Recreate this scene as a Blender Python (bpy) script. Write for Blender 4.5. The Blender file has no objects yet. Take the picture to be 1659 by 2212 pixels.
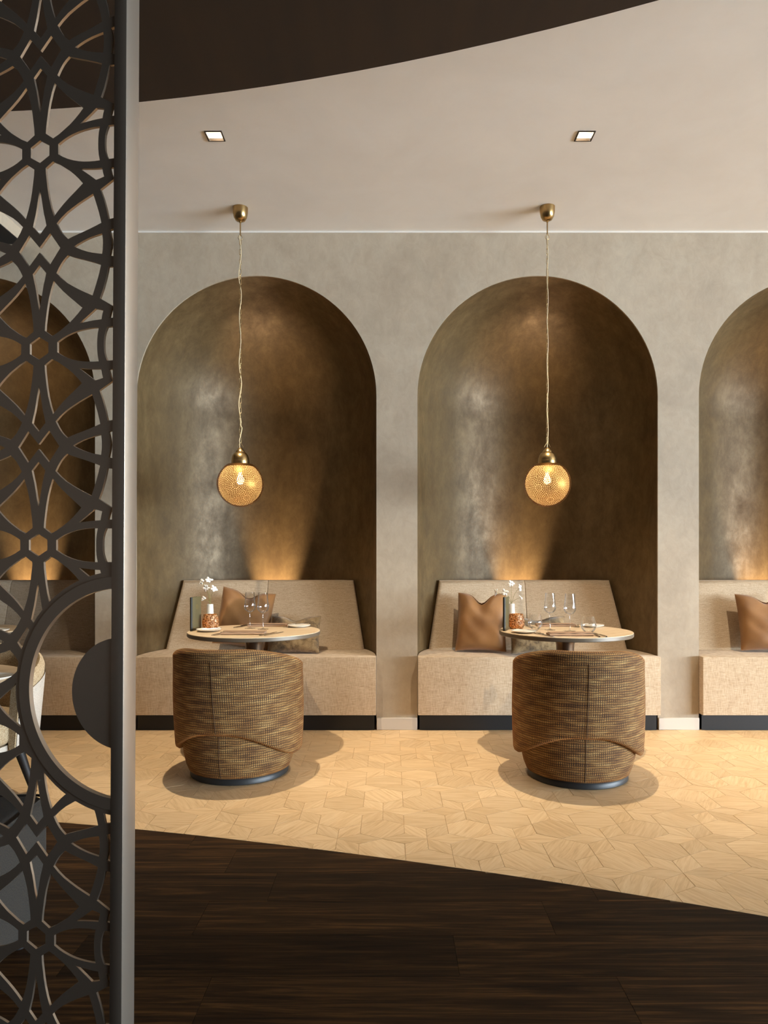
import bpy, bmesh, math, random
from mathutils import Vector, Matrix
import numpy as np

random.seed(7)
PI = math.pi
S = bpy.context.scene
C = S.collection

# ------------------------------------------------------------------ camera
cam_d = bpy.data.cameras.new('camera')
cam = bpy.data.objects.new('camera', cam_d)
C.objects.link(cam)
cam.location = (0, 0, 1.2)
cam.rotation_euler = (PI / 2, 0, 0)
cam_d.sensor_fit = 'VERTICAL'
cam_d.sensor_height = 36
cam_d.sensor_width = 27
cam_d.lens = 1550 / 2212 * 36
cam_d.shift_y = 94 / 2212
cam_d.shift_x = -14.5 / 2212
cam_d.clip_start = 0.05
S.camera = cam

# ------------------------------------------------------------------ world (overcast daylight outside the windows)
SKY = 120.0
world = bpy.data.worlds.new('world')
S.world = world
world.use_nodes = True
bg = world.node_tree.nodes['Background']
bg.inputs[0].default_value = (0.73, 0.87, 1.0, 1)
bg.inputs[1].default_value = SKY

# ------------------------------------------------------------------ exposure
S.view_settings.view_transform = 'Standard'
S.view_settings.look = 'None'
S.view_settings.gamma = 1
S.view_settings.use_curve_mapping = False
S.view_settings.exposure = 0.0
SPOT_W = 322.0
UP_W = 290.0
WARM = (1.0, 0.86, 0.66)

# room
X0, X1, Y0, YW, ZC = -3.9, 13.0, -10.5, 4.947, 3.434
ZD = 3.2                       # underside of the lowered dark ceiling
R = 0.8285                     # niche radius
ZS = 2.30                      # springing of the arches
NX = [-2.867, -0.927, 1.013, 2.953]
WINS = [(-9.4, -6.8), (-6.4, -3.8), (-3.4, -0.8), (-0.4, 2.2)]
WZ = (0.35, 2.05)

for (a, b) in WINS:            # window portals that guide the sky light through the panes
    ld = bpy.data.lights.new('window_portal', 'AREA')
    ld.shape = 'RECTANGLE'
    ld.size = WZ[1] - WZ[0]
    ld.size_y = b - a
    ld.cycles.is_portal = True
    lo = bpy.data.objects.new('window_portal', ld)
    C.objects.link(lo)
    lo.location = (X1 + 0.17, (a + b) / 2, (WZ[0] + WZ[1]) / 2)
    lo.rotation_euler = (0, PI / 2, 0)


# ================================================================== helpers
def lin(r, g, b):
    f = lambda c: ((c / 255 + 0.055) / 1.055) ** 2.4 if c > 10 else c / 255 / 12.92
    return (f(r), f(g), f(b), 1)


class NT:
    def __init__(s, name):
        s.m = bpy.data.materials.new(name)
        s.m.use_nodes = True
        s.t = s.m.node_tree
        s.p = s.t.nodes['Principled BSDF']
        s.out = s.t.nodes['Material Output']

    def n(s, typ, ins=None, **kw):
        nd = s.t.nodes.new(typ)
        for k, v in kw.items():
            setattr(nd, k, v)
        for k, v in (ins or {}).items():
            if hasattr(v, 'is_output') or isinstance(v, bpy.types.NodeSocket):
                s.t.links.new(v, nd.inputs[k])
            else:
                nd.inputs[k].default_value = v
        return nd

    def math(s, op, a, b=None, c=None):
        ins = {0: a}
        if b is not None:
            ins[1] = b
        if c is not None:
            ins[2] = c
        return s.n('ShaderNodeMath', ins, operation=op).outputs[0]

    def ramp(s, fac, stops):
        r = s.n('ShaderNodeValToRGB', {0: fac})
        e = r.color_ramp.elements
        while len(e) < len(stops):
            e.new(0.5)
        for i, (p, c) in enumerate(stops):
            e[i].position = p
            e[i].color = c if len(c) == 4 else (*c, 1)
        return r.outputs[0]

    def mix(s, fac, a, b, blend='MIX'):
        nd = s.n('ShaderNodeMix', data_type='RGBA', blend_type=blend)
        for i, v in ((0, fac), (6, a), (7, b)):
            if isinstance(v, bpy.types.NodeSocket):
                s.t.links.new(v, nd.inputs[i])
            else:
                nd.inputs[i].default_value = v
        return nd.outputs[2]

    def coord(s, which='Object', scale=(1, 1, 1), rnd=0.0):
        tc = s.n('ShaderNodeTexCoord')
        mp = s.n('ShaderNodeMapping', {'Vector': tc.outputs[which], 'Scale': scale})
        if rnd:
            oi = s.n('ShaderNodeObjectInfo')
            v = s.n('ShaderNodeMath', {0: oi.outputs['Random'], 1: rnd}, operation='MULTIPLY')
            cx = s.n('ShaderNodeCombineXYZ', {0: v.outputs[0], 1: v.outputs[0], 2: v.outputs[0]})
            s.t.links.new(cx.outputs[0], mp.inputs['Location'])
        return mp.outputs[0]

    def noise(s, vec, scale, detail=4, rough=0.55, dist=0.0):
        nd = s.n('ShaderNodeTexNoise', {'Vector': vec, 'Scale': scale, 'Detail': detail, 'Roughness': rough, 'Distortion': dist})
        return nd.outputs[0]

    def set(s, **kw):
        for k, v in kw.items():
            k = k.replace('_', ' ')
            if isinstance(v, bpy.types.NodeSocket):
                s.t.links.new(v, s.p.inputs[k])
            else:
                s.p.inputs[k].default_value = v
        return s

    def bump(s, h, strength=0.2, dist=0.01):
        b = s.n('ShaderNodeBump', {'Height': h, 'Strength': strength, 'Distance': dist})
        s.t.links.new(b.outputs[0], s.p.inputs['Normal'])
        return s


def plain(name, col, rough=0.5, metal=0.0, **kw):
    t = NT(name)
    t.set(Base_Color=col, Roughness=rough, Metallic=metal, **kw)
    return t.m


# ------------------------------------------------------------------ materials
M = {}


def build_materials():
    # grey-beige trowelled plaster of the wall
    t = NT('wall_plaster')
    v = t.coord('Object')
    a = t.noise(v, 1.7, 6, 0.62, 0.8)
    b = t.noise(t.coord('Object', (1, 1, 0.55)), 5.0, 8, 0.72, 0.7)
    s = t.math('ADD', t.math('MULTIPLY', a, 0.6), t.math('MULTIPLY', b, 0.4))
    col = t.ramp(s, [(0.30, lin(160, 143, 121)), (0.5, lin(174, 157, 134)), (0.70, lin(183, 168, 146))])
    c = t.noise(t.coord('Object', (1, 1, 0.7)), 16.0, 6, 0.7, 1.0)
    col = t.mix(1.0, col, t.ramp(c, [(0.34, (0.93, 0.925, 0.92)), (0.55, (1.0, 1.0, 1.0)), (0.72, (1.04, 1.04, 1.04))]), 'MULTIPLY')
    t.set(Base_Color=col, Roughness=0.62).bump(c, 0.15, 0.008)
    M['wall'] = t.m
    # dark metallic plaster of the niches
    t = NT('niche_plaster')
    v = t.coord('Object')
    a = t.noise(t.coord('Object', (1, 1, 0.45)), 1.6, 6, 0.6, 0.7)
    b = t.noise(t.coord('Object', (1, 1, 0.7)), 4.0, 9, 0.74, 0.7)
    s = t.math('ADD', t.math('MULTIPLY', a, 0.5), t.math('MULTIPLY', b, 0.5))
    c = t.noise(t.coord('Object', (1, 1, 0.6)), 9.0, 9, 0.78, 0.25)
    s3 = t.math('ADD', t.math('MULTIPLY', s, 0.5), t.math('MULTIPLY', c, 0.5))
    col = t.ramp(s3, [(0.38, lin(90, 71, 44)), (0.50, lin(109, 88, 57)), (0.62, lin(128, 106, 72))])
    ro = t.ramp(s3, [(0.38, (0.58,) * 3), (0.50, (0.47,) * 3), (0.62, (0.36,) * 3)])
    t.set(Base_Color=col, Roughness=ro, Metallic=0.30).bump(c, 0.16, 0.008)
    M['niche'] = t.m
    # ceiling
    t = NT('ceiling_paint')
    a = t.noise(t.coord('Object'), 2.2, 5, 0.6, 0.4)
    t.set(Base_Color=t.ramp(a, [(0.3, lin(233, 226, 216)), (0.7, lin(240, 234, 225))]), Roughness=0.75)
    M['ceil'] = t.m
    t = NT('dark_ceiling_paint')
    a = t.noise(t.coord('Object', (7, 0.8, 1)), 1.5, 4, 0.5)
    t.set(Base_Color=t.ramp(a, [(0.3, lin(42, 27, 10)), (0.7, lin(50, 33, 13))]), Roughness=0.8)
    M['dceil'] = t.m
    M['black'] = plain('black_lacquer', lin(20, 18, 17), 0.5)
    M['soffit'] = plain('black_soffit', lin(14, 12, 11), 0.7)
    M['white'] = plain('white_paint', lin(226, 218, 206), 0.5)
    M['base'] = plain('baseboard_paint', lin(205, 194, 180), 0.5)
    M['room'] = plain('room_plaster', lin(64, 48, 34), 0.8)
    # light oak parquet
    for key, c0, c1, c2, gs in (('oak', (204, 167, 120), (223, 190, 145), (233, 204, 163), 1.0),):
        t = NT('light_oak')
        v = t.coord('Object', (2.2, 20, 20), 40)
        w = t.noise(v, 1.5, 6, 0.62, 1.8)
        wv = t.noise(t.coord('Object', (5, 80, 80), 30), 1.5, 3, 0.6, 0.6)
        oi = t.n('ShaderNodeObjectInfo').outputs['Random']
        sx = t.math('ADD', t.math('MULTIPLY', w, 0.6), t.math('MULTIPLY', wv, 0.4))
        col = t.ramp(sx, [(0.34, lin(*c0)), (0.5, lin(*c1)), (0.66, lin(*c2))])
        var = t.ramp(oi, [(0.0, (0.90, 0.88, 0.86)), (1.0, (1.06, 1.05, 1.04))])
        col = t.mix(1.0, col, var, 'MULTIPLY')
        t.set(Base_Color=col, Roughness=0.42).bump(w, 0.05, 0.002)
        M['oak'] = t.m
    M['joint'] = plain('oak_joint', lin(176, 138, 94), 0.8)
    # dark oak planks
    t = NT('dark_oak')
    v = t.coord('Object', (0.9, 17, 17), 50)
    w = t.noise(v, 1.6, 7, 0.68, 1.3)
    f = t.noise(t.coord('Object', (3, 110, 110), 20), 1.5, 3, 0.6)
    sx = t.math('ADD', t.math('MULTIPLY', w, 0.7), t.math('MULTIPLY', f, 0.3))
    col = t.ramp(sx, [(0.34, lin(20, 12, 6)), (0.5, lin(49, 32, 16)), (0.66, lin(90, 62, 32))])
    oi = t.n('ShaderNodeObjectInfo').outputs['Random']
    col = t.mix(1.0, col, t.ramp(oi, [(0.0, (0.72, 0.70, 0.68)), (1.0, (1.5, 1.45, 1.38))]), 'MULTIPLY')
    t.set(Base_Color=col, Roughness=0.6, Specular_IOR_Level=0.12).bump(f, 0.08, 0.002)
    M['plank'] = t.m
    M['pjoint'] = plain('plank_joint', lin(96, 76, 52), 0.8)
    # bench linen
    t = NT('bench_linen')
    a = t.noise(t.coord('Object', (3, 3, 46)), 9.0, 3, 0.6)
    b = t.noise(t.coord('Object', (46, 46, 3)), 9.0, 3, 0.6)
    s = t.math('ADD', t.math('MULTIPLY', a, 0.5), t.math('MULTIPLY', b, 0.5))
    col = t.ramp(s, [(0.36, lin(168, 142, 112)), (0.5, lin(196, 171, 140)), (0.64, lin(214, 194, 166))])
    t.set(Base_Color=col, Roughness=0.9, Sheen_Weight=0.15).bump(s, 0.25, 0.004)
    M['linen'] = t.m
    # woven chair fabric (uv in metres)
    t = NT('woven_basket_fabric')
    uv = t.n('ShaderNodeTexCoord').outputs['UV']
    sp = t.n('ShaderNodeSeparateXYZ', {0: uv})
    wob = t.noise(t.n('ShaderNodeMapping', {'Vector': uv, 'Scale': (14, 14, 1)}).outputs[0], 1.0, 2)
    uu = t.math('ADD', t.math('DIVIDE', sp.outputs[0], 0.0112), t.math('MULTIPLY', wob, 0.8))
    vv = t.math('ADD', t.math('DIVIDE', sp.outputs[1], 0.0125), t.math('MULTIPLY', wob, 1.2))
    fu = t.math('ABSOLUTE', t.math('SUBTRACT', t.math('FRACT', uu), 0.5))
    fv = t.math('ABSOLUTE', t.math('SUBTRACT', t.math('FRACT', vv), 0.5))
    streak = t.noise(t.n('ShaderNodeMapping', {'Vector': uv, 'Scale': (5, 62, 1)}).outputs[0], 1.0, 3, 0.55)
    th = t.math('MULTIPLY_ADD', streak, 0.5, 0.08)          # more of a line where the streak noise is low
    lu = t.n('ShaderNodeMapRange', {0: fu, 1: th, 2: t.math('ADD', th, 0.10)}).outputs[0]
    lv = t.n('ShaderNodeMapRange', {0: fv, 1: 0.30, 2: 0.42}).outputs[0]
    line = t.math('MAXIMUM', lu, t.math('MULTIPLY', lv, 0.85))
    s2 = t.noise(t.n('ShaderNodeMapping', {'Vector': uv, 'Scale': (9, 40, 1)}).outputs[0], 1.0, 3)
    cell = t.ramp(s2, [(0.3, lin(106, 72, 34)), (0.5, lin(142, 104, 55)), (0.7, lin(176, 142, 88))])
    col = t.mix(line, cell, lin(38, 23, 10))
    h = t.math('SUBTRACT', 1.0, line)
    t.set(Base_Color=col, Roughness=0.85, Sheen_Weight=0.28, Sheen_Roughness=0.4, Sheen_Tint=lin(255, 150, 60)).bump(h, 0.5, 0.004)
    M['weave'] = t.m
    M['seam'] = plain('dark_seam', lin(74, 50, 28), 0.9)
    M['charcoal'] = plain('charcoal_plastic', lin(38, 38, 38), 0.45)
    # metals
    M['brass'] = plain('antique_brass', lin(176, 146, 98), 0.28, 1.0)
    M['shade'] = plain('pierced_brass', lin(128, 88, 44), 0.38, 1.0)
    M['chain'] = plain('chain_brass', lin(190, 164, 116), 0.3, 1.0)
    M['cord'] = plain('cream_cord', lin(214, 192, 152), 0.6)
    M['steel'] = plain('cutlery_steel', lin(190, 184, 176), 0.2, 1.0)
    M['bronze'] = plain('dark_bronze', lin(96, 78, 62), 0.35, 0.9)
    t = NT('screen_bronze')
    a = t.noise(t.coord('Object'), 180, 2, 0.5)
    t.set(Base_Color=lin(174, 160, 144), Roughness=0.42, Metallic=0.9).bump(a, 0.03, 0.001)
    M['screen'] = t.m
    # table
    t = NT('table_oak')
    w = t.noise(t.coord('Object', (3, 26, 26), 20), 1.3, 5, 0.6, 1.2)
    t.set(Base_Color=t.ramp(w, [(0.3, lin(206, 176, 138)), (0.7, lin(228, 204, 170))]), Roughness=0.45)
    M['ttop'] = t.m
    M['tedge'] = plain('table_edge', lin(112, 98, 80), 0.4, 0.2)
    # tan satin cushion, velvet cushion
    t = NT('tan_cushion')
    a = t.noise(t.coord('Object'), 150, 2, 0.5)
    b = t.noise(t.coord('Object'), 7, 3, 0.5)
    t.set(Base_Color=t.ramp(b, [(0.3, lin(130, 86, 40)), (0.7, lin(150, 102, 50))]), Roughness=0.6, Sheen_Weight=0.25).bump(a, 0.15, 0.002)
    M['tan'] = t.m
    t = NT('olive_velvet')
    a = t.noise(t.coord('Object'), 16, 6, 0.75, 0.5)
    t.set(Base_Color=t.ramp(a, [(0.36, lin(74, 54, 28)), (0.5, lin(134, 106, 66)), (0.62, lin(158, 130, 88))]), Roughness=0.8,
          Sheen_Weight=0.4).bump(a, 0.25, 0.004)
    M['velvet'] = t.m
    # boucle and charcoal upholstery
    t = NT('cream_boucle')
    vo = t.n('ShaderNodeTexVoronoi', {'Vector': t.coord('Object'), 'Scale': 260.0}).outputs[0]
    t.set(Base_Color=t.ramp(vo, [(0.1, lin(206, 184, 150)), (0.8, lin(150, 122, 84))]), Roughness=0.9).bump(vo, 0.5, 0.004)
    M['boucle'] = t.m
    t = NT('grey_felt')
    a = t.noise(t.coord('Object'), 220, 3, 0.6)
    t.set(Base_Color=t.ramp(a, [(0.35, lin(176, 162, 144)), (0.65, lin(206, 194, 178))]), Roughness=0.9)
    M['felt'] = t.m
    t = NT('charcoal_cloth')
    a = t.noise(t.coord('Object'), 260, 3, 0.7)
    t.set(Base_Color=t.ramp(a, [(0.35, lin(20, 16, 11)), (0.65, lin(52, 44, 34))]), Roughness=0.9).bump(a, 0.3, 0.002)
    M['char'] = t.m
    # tableware
    M['china'] = plain('white_china', lin(238, 230, 216), 0.25)
    M['ceramic'] = plain('white_ceramic', lin(226, 222, 210), 0.3)
    t = NT('taupe_napkin')
    a = t.noise(t.coord('Object'), 300, 2)
    t.set(Base_Color=lin(160, 128, 100), Roughness=0.9).bump(a, 0.2, 0.001)
    M['napkin'] = t.m
    t = NT('menu_leather')
    a = t.noise(t.coord('Object'), 120, 3)
    t.set(Base_Color=lin(92, 82, 52), Roughness=0.55).bump(a, 0.1, 0.001)
    M['menu'] = t.m
    M['menudark'] = plain('menu_spine', lin(38, 34, 24), 0.5)
    M['emblem'] = plain('menu_gold_print', lin(150, 126, 70), 0.4, 0.5)
    t = NT('mosaic_glass')
    vo = t.n('ShaderNodeTexVoronoi', {'Vector': t.coord('Object'), 'Scale': 150.0})
    cc = t.ramp(t.n('ShaderNodeSeparateColor', {0: vo.outputs['Color']}).outputs[0],
                [(0.0, lin(96, 58, 26)), (0.5, lin(186, 138, 84)), (1.0, lin(236, 208, 168))])
    t.set(Base_Color=cc, Roughness=0.2, Metallic=0.25).bump(vo.outputs[0], 0.6, 0.003)
    tr = t.n('ShaderNodeBsdfTranslucent', {0: cc})
    mx = t.n('ShaderNodeMixShader', {0: 0.5, 1: t.p.outputs[0], 2: tr.outputs[0]})
    t.t.links.new(mx.outputs[0], t.out.inputs[0])
    M['mosaic'] = t.m
    M['wax'] = plain('candle_wax', lin(236, 220, 190), 0.5)
    t = NT('flame')
    t.set(Base_Color=(0, 0, 0, 1), Emission_Color=(1, 0.62, 0.25, 1), Emission_Strength=350.0)
    M['flame'] = t.m
    t = NT('petal_white')
    t.set(Base_Color=lin(246, 240, 232), Roughness=0.6, Subsurface_Weight=0.1)
    M['petal'] = t.m
    M['stem'] = plain('stem_green', lin(150, 140, 84), 0.6)
    # thin glass
    t = NT('thin_glass')
    fr = t.n('ShaderNodeLayerWeight', {0: 0.22})
    fac = t.n('ShaderNodeMapRange', {0: fr.outputs[0], 1: 0.0, 2: 1.0, 3: 0.05, 4: 0.75}).outputs[0]
    tp = t.n('ShaderNodeBsdfTransparent', {0: (0.97, 0.975, 0.98, 1)})
    gl = t.n('ShaderNodeBsdfGlossy', {0: (1, 1, 1, 1), 1: 0.02})
    mx = t.n('ShaderNodeMixShader', {0: fac, 1: tp.outputs[0], 2: gl.outputs[0]})
    t.t.links.new(mx.outputs[0], t.out.inputs[0])
    M['glass'] = t.m
    t = NT('lamp_bulb')
    t.set(Base_Color=(0, 0, 0, 1), Emission_Color=(1, 0.78, 0.48, 1), Emission_Strength=34.0)
    M['bulb'] = t.m
    t = NT('frosted_amber')
    tl = t.n('ShaderNodeBsdfTranslucent', {0: lin(255, 224, 170)})
    tp = t.n('ShaderNodeBsdfTransparent', {0: lin(255, 236, 200)})
    mx = t.n('ShaderNodeMixShader', {0: 0.22, 1: tl.outputs[0], 2: tp.outputs[0]})
    t.t.links.new(mx.outputs[0], t.out.inputs[0])
    M['frost'] = t.m
    t = NT('downlight_lens')
    t.set(Base_Color=(0, 0, 0, 1), Emission_Color=(1, 0.90, 0.75, 1), Emission_Strength=60.0)
    M['lens'] = t.m
    t = NT('uplight_face')
    t.set(Base_Color=(0, 0, 0, 1), Emission_Color=(1, 0.72, 0.42, 1), Emission_Strength=6.0)
    M['upface'] = t.m
    M['housing'] = plain('downlight_housing', lin(240, 226, 200), 0.4)
    M['dlframe'] = plain('downlight_frame', lin(54, 42, 30), 0.4, 0.3)


build_materials()


# ------------------------------------------------------------------ mesh helpers
def mesh_obj(name, verts, faces, mat, parent=None, smooth=False, kind=None):
    me = bpy.data.meshes.new(name)
    me.from_pydata([tuple(v) for v in verts], [], [tuple(f) for f in faces])
    me.update()
    return from_mesh(name, me, mat, parent, smooth, kind)


def from_mesh(name, me, mat, parent=None, smooth=False, kind=None):
    me.materials.clear()
    me.materials.append(M[mat])
    if smooth:
        me.polygons.foreach_set('use_smooth', [True] * len(me.polygons))
        if smooth != 1 and smooth is not True:
            me.set_sharp_from_angle(angle=math.radians(smooth))
    o = bpy.data.objects.new(name, me)
    C.objects.link(o)
    if parent is not None:
        o.parent = parent
    if kind:
        o['kind'] = kind
    return o


def from_bm(name, bm, mat, parent=None, smooth=False, kind=None):
    bmesh.ops.recalc_face_normals(bm, faces=bm.faces)
    me = bpy.data.meshes.new(name)
    bm.to_mesh(me)
    bm.free()
    return from_mesh(name, me, mat, parent, smooth, kind)


def box_bm(x0, x1, y0, y1, z0, z1, bev=0.0, seg=2):
    bm = bmesh.new()
    bmesh.ops.create_cube(bm, size=1)
    bmesh.ops.scale(bm, vec=(x1 - x0, y1 - y0, z1 - z0), verts=bm.verts)
    bmesh.ops.translate(bm, vec=((x0 + x1) / 2, (y0 + y1) / 2, (z0 + z1) / 2), verts=bm.verts)
    if bev:
        bmesh.ops.bevel(bm, geom=bm.edges[:], offset=bev, segments=seg, affect='EDGES', profile=0.5)
    return bm


def box(name, x0, x1, y0, y1, z0, z1, mat, parent=None, bev=0.0, seg=2, kind=None):
    return from_bm(name, box_bm(x0, x1, y0, y1, z0, z1, bev, seg), mat, parent, 40 if bev else False, kind)


def lathe_data(prof, n=32):
    vs, fs = [], []
    for (r, z) in prof:
        for i in range(n):
            a = 2 * PI * i / n
            vs.append((r * math.cos(a), r * math.sin(a), z))
    for j in range(len(prof) - 1):
        for i in range(n):
            k = (i + 1) % n
            fs.append((j * n + i, j * n + k, (j + 1) * n + k, (j + 1) * n + i))
    return vs, fs


def lathe(name, prof, mat, parent=None, n=32, smooth=50, cap=True):
    vs, fs = lathe_data(prof, n)
    bm = bmesh.new()
    bv = [bm.verts.new(v) for v in vs]
    for f in fs:
        try:
            bm.faces.new([bv[i] for i in f])
        except ValueError:
            pass
    if cap:
        for j in (0, len(prof) - 1):
            if prof[j][0] > 1e-4:
                try:
                    bm.faces.new(bv[j * n:(j + 1) * n])
                except ValueError:
                    pass
    bmesh.ops.remove_doubles(bm, verts=bm.verts, dist=1e-6)
    return from_bm(name, bm, mat, parent, smooth)


def tube_data(pts, rad, n=8, cap=True):
    pts = [Vector(p) for p in pts]
    vs, fs = [], []
    up = Vector((0, 0, 1))
    prev = None
    for i, p in enumerate(pts):
        t = (pts[min(i + 1, len(pts) - 1)] - pts[max(i - 1, 0)]).normalized()
        if prev is None:
            a = t.cross(up)
            if a.length < 1e-3:
                a = t.cross(Vector((0, 1, 0)))
        else:
            a = prev - t * prev.dot(t)
        a.normalize()
        prev = a
        b = t.cross(a)
        r = rad[i] if isinstance(rad, (list, tuple)) else rad
        for k in range(n):
            an = 2 * PI * k / n
            vs.append(p + a * math.cos(an) * r + b * math.sin(an) * r)
    for i in range(len(pts) - 1):
        for k in range(n):
            q = (k + 1) % n
            fs.append((i * n + k, i * n + q, (i + 1) * n + q, (i + 1) * n + k))
    if cap:
        fs.append(tuple(range(n))[::-1])
        fs.append(tuple(range((len(pts) - 1) * n, len(pts) * n)))
    return vs, fs


def tube(name, pts, rad, mat, parent=None, n=8):
    vs, fs = tube_data(pts, rad, n)
    return mesh_obj(name, vs, fs, mat, parent, 50)


def prism_bm(poly, z0, z1):
    bm = bmesh.new()
    lo = [bm.verts.new((x, y, z0)) for x, y in poly]
    hi = [bm.verts.new((x, y, z1)) for x, y in poly]
    n = len(poly)
    bm.faces.new(lo[::-1])
    bm.faces.new(hi)
    for i in range(n):
        k = (i + 1) % n
        bm.faces.new((lo[i], lo[k], hi[k], hi[i]))
    return bm


def thing(name, label, cat, loc=(0, 0, 0), rz=0.0, group=None):
    o = bpy.data.objects.new(name, None)
    o.empty_display_size = 0.1
    C.objects.link(o)
    o.location = loc
    o.rotation_euler = (0, 0, rz)
    tag(o, label, cat, group)
    return o


def tag(o, label, cat, group=None):
    o['label'] = label
    o['category'] = cat
    if group:
        o['group'] = group
    return o


def struct(o, label=None):
    o['kind'] = 'structure'
    if label:
        o['label'] = label
    return o


def sempty(name, label=None):
    o = bpy.data.objects.new(name, None)
    C.objects.link(o)
    return struct(o, label)


def copy_tree(o, parent=None):
    c = o.copy()
    C.objects.link(c)
    c.parent = parent
    for ch in list(o.children):
        copy_tree(ch, c)
    return c


def interp(pts, x):
    for (a, b), (c, d) in zip(pts[:-1], pts[1:]):
        if x <= c:
            return b + (d - b) * (x - a) / (c - a)
    (a, b), (c, d) = pts[-2:]
    return b + (d - b) * (x - a) / (c - a)


# smooth boundary between the pale parquet and the dark planks, y = f(x)
def fit(pts, deg=3):
    cf = np.polyfit([p[0] for p in pts], [p[1] for p in pts], deg)
    return lambda x: float(np.polyval(cf, x))


_fl = fit([(-1.508, 3.229), (-1.131, 3.153), (-0.272, 2.925), (0.176, 2.780), (0.70, 2.60), (1.254, 2.385)], 2)
_ce = fit([(-1.762, 3.236), (-1.113, 3.160), (-0.399, 3.033), (0.30, 2.83), (0.968, 2.583)], 2)


def lin_ext(f, a, b):
    def g(x):
        if x < a:
            return f(a) + (x - a) * (f(a + .05) - f(a)) / .05 * 0.6
        if x > b:
            return f(b) + (x - b) * (f(b) - f(b - .05)) / .05
        return f(x)
    return g


floor_curve = lin_ext(_fl, -1.9, 2.0)
ceil_curve = lin_ext(_ce, -1.9, 1.6)

# ================================================================== SETTING
# ---- floor base slabs
NSEG = 90
xs = [X0 + (X1 - X0) * i / NSEG for i in range(NSEG + 1)]
poly = [(x, floor_curve(x)) for x in xs] + [(X1, YW + 0.9), (X0, YW + 0.9)]
floor = struct(from_bm('floor', prism_bm(poly, -0.06, -0.0025), 'joint'), 'pale oak parquet floor of stars and hexagons')
poly = [(X0, Y0), (X1, Y0)] + [(x, floor_curve(x)) for x in reversed(xs)]
floor2 = struct(from_bm('floor', prism_bm(poly, -0.06, -0.0025), 'pjoint'), 'dark brown oak plank floor')


def clip_half(poly, p, nrm):
    out = []
    n = len(poly)
    for i in range(n):
        a, b = Vector(poly[i]), Vector(poly[(i + 1) % n])
        da, db = (a - p).dot(nrm), (b - p).dot(nrm)
        if da >= 0:
            out.append(tuple(a))
        if da * db < 0:
            q = a + (b - a) * (da / (da - db))
            out.append(tuple(q))
    return out


def project(x, y, z=0.0):
    return 844 + 1550 * x / y, 1200 - 1550 * (z - 1.2) / y


def tile_mesh(name, poly, mat, top=0.0):
    """poly relative to the tile's own origin"""
    n = len(poly)
    vs = [(x, y, top) for x, y in poly] + [(x, y, top - 0.008) for x, y in poly]
    fs = [tuple(range(n))] + [(i, i + n, (i + 1) % n + n, (i + 1) % n) for i in range(n)]
    me = bpy.data.meshes.new(name)
    me.from_pydata(vs, [], fs)
    me.update()
    bm = bmesh.new()
    bm.from_mesh(me)
    bmesh.ops.recalc_face_normals(bm, faces=bm.faces)
    bm.to_mesh(me)
    bm.free()
    me.materials.append(M[mat])
    return me


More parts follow.
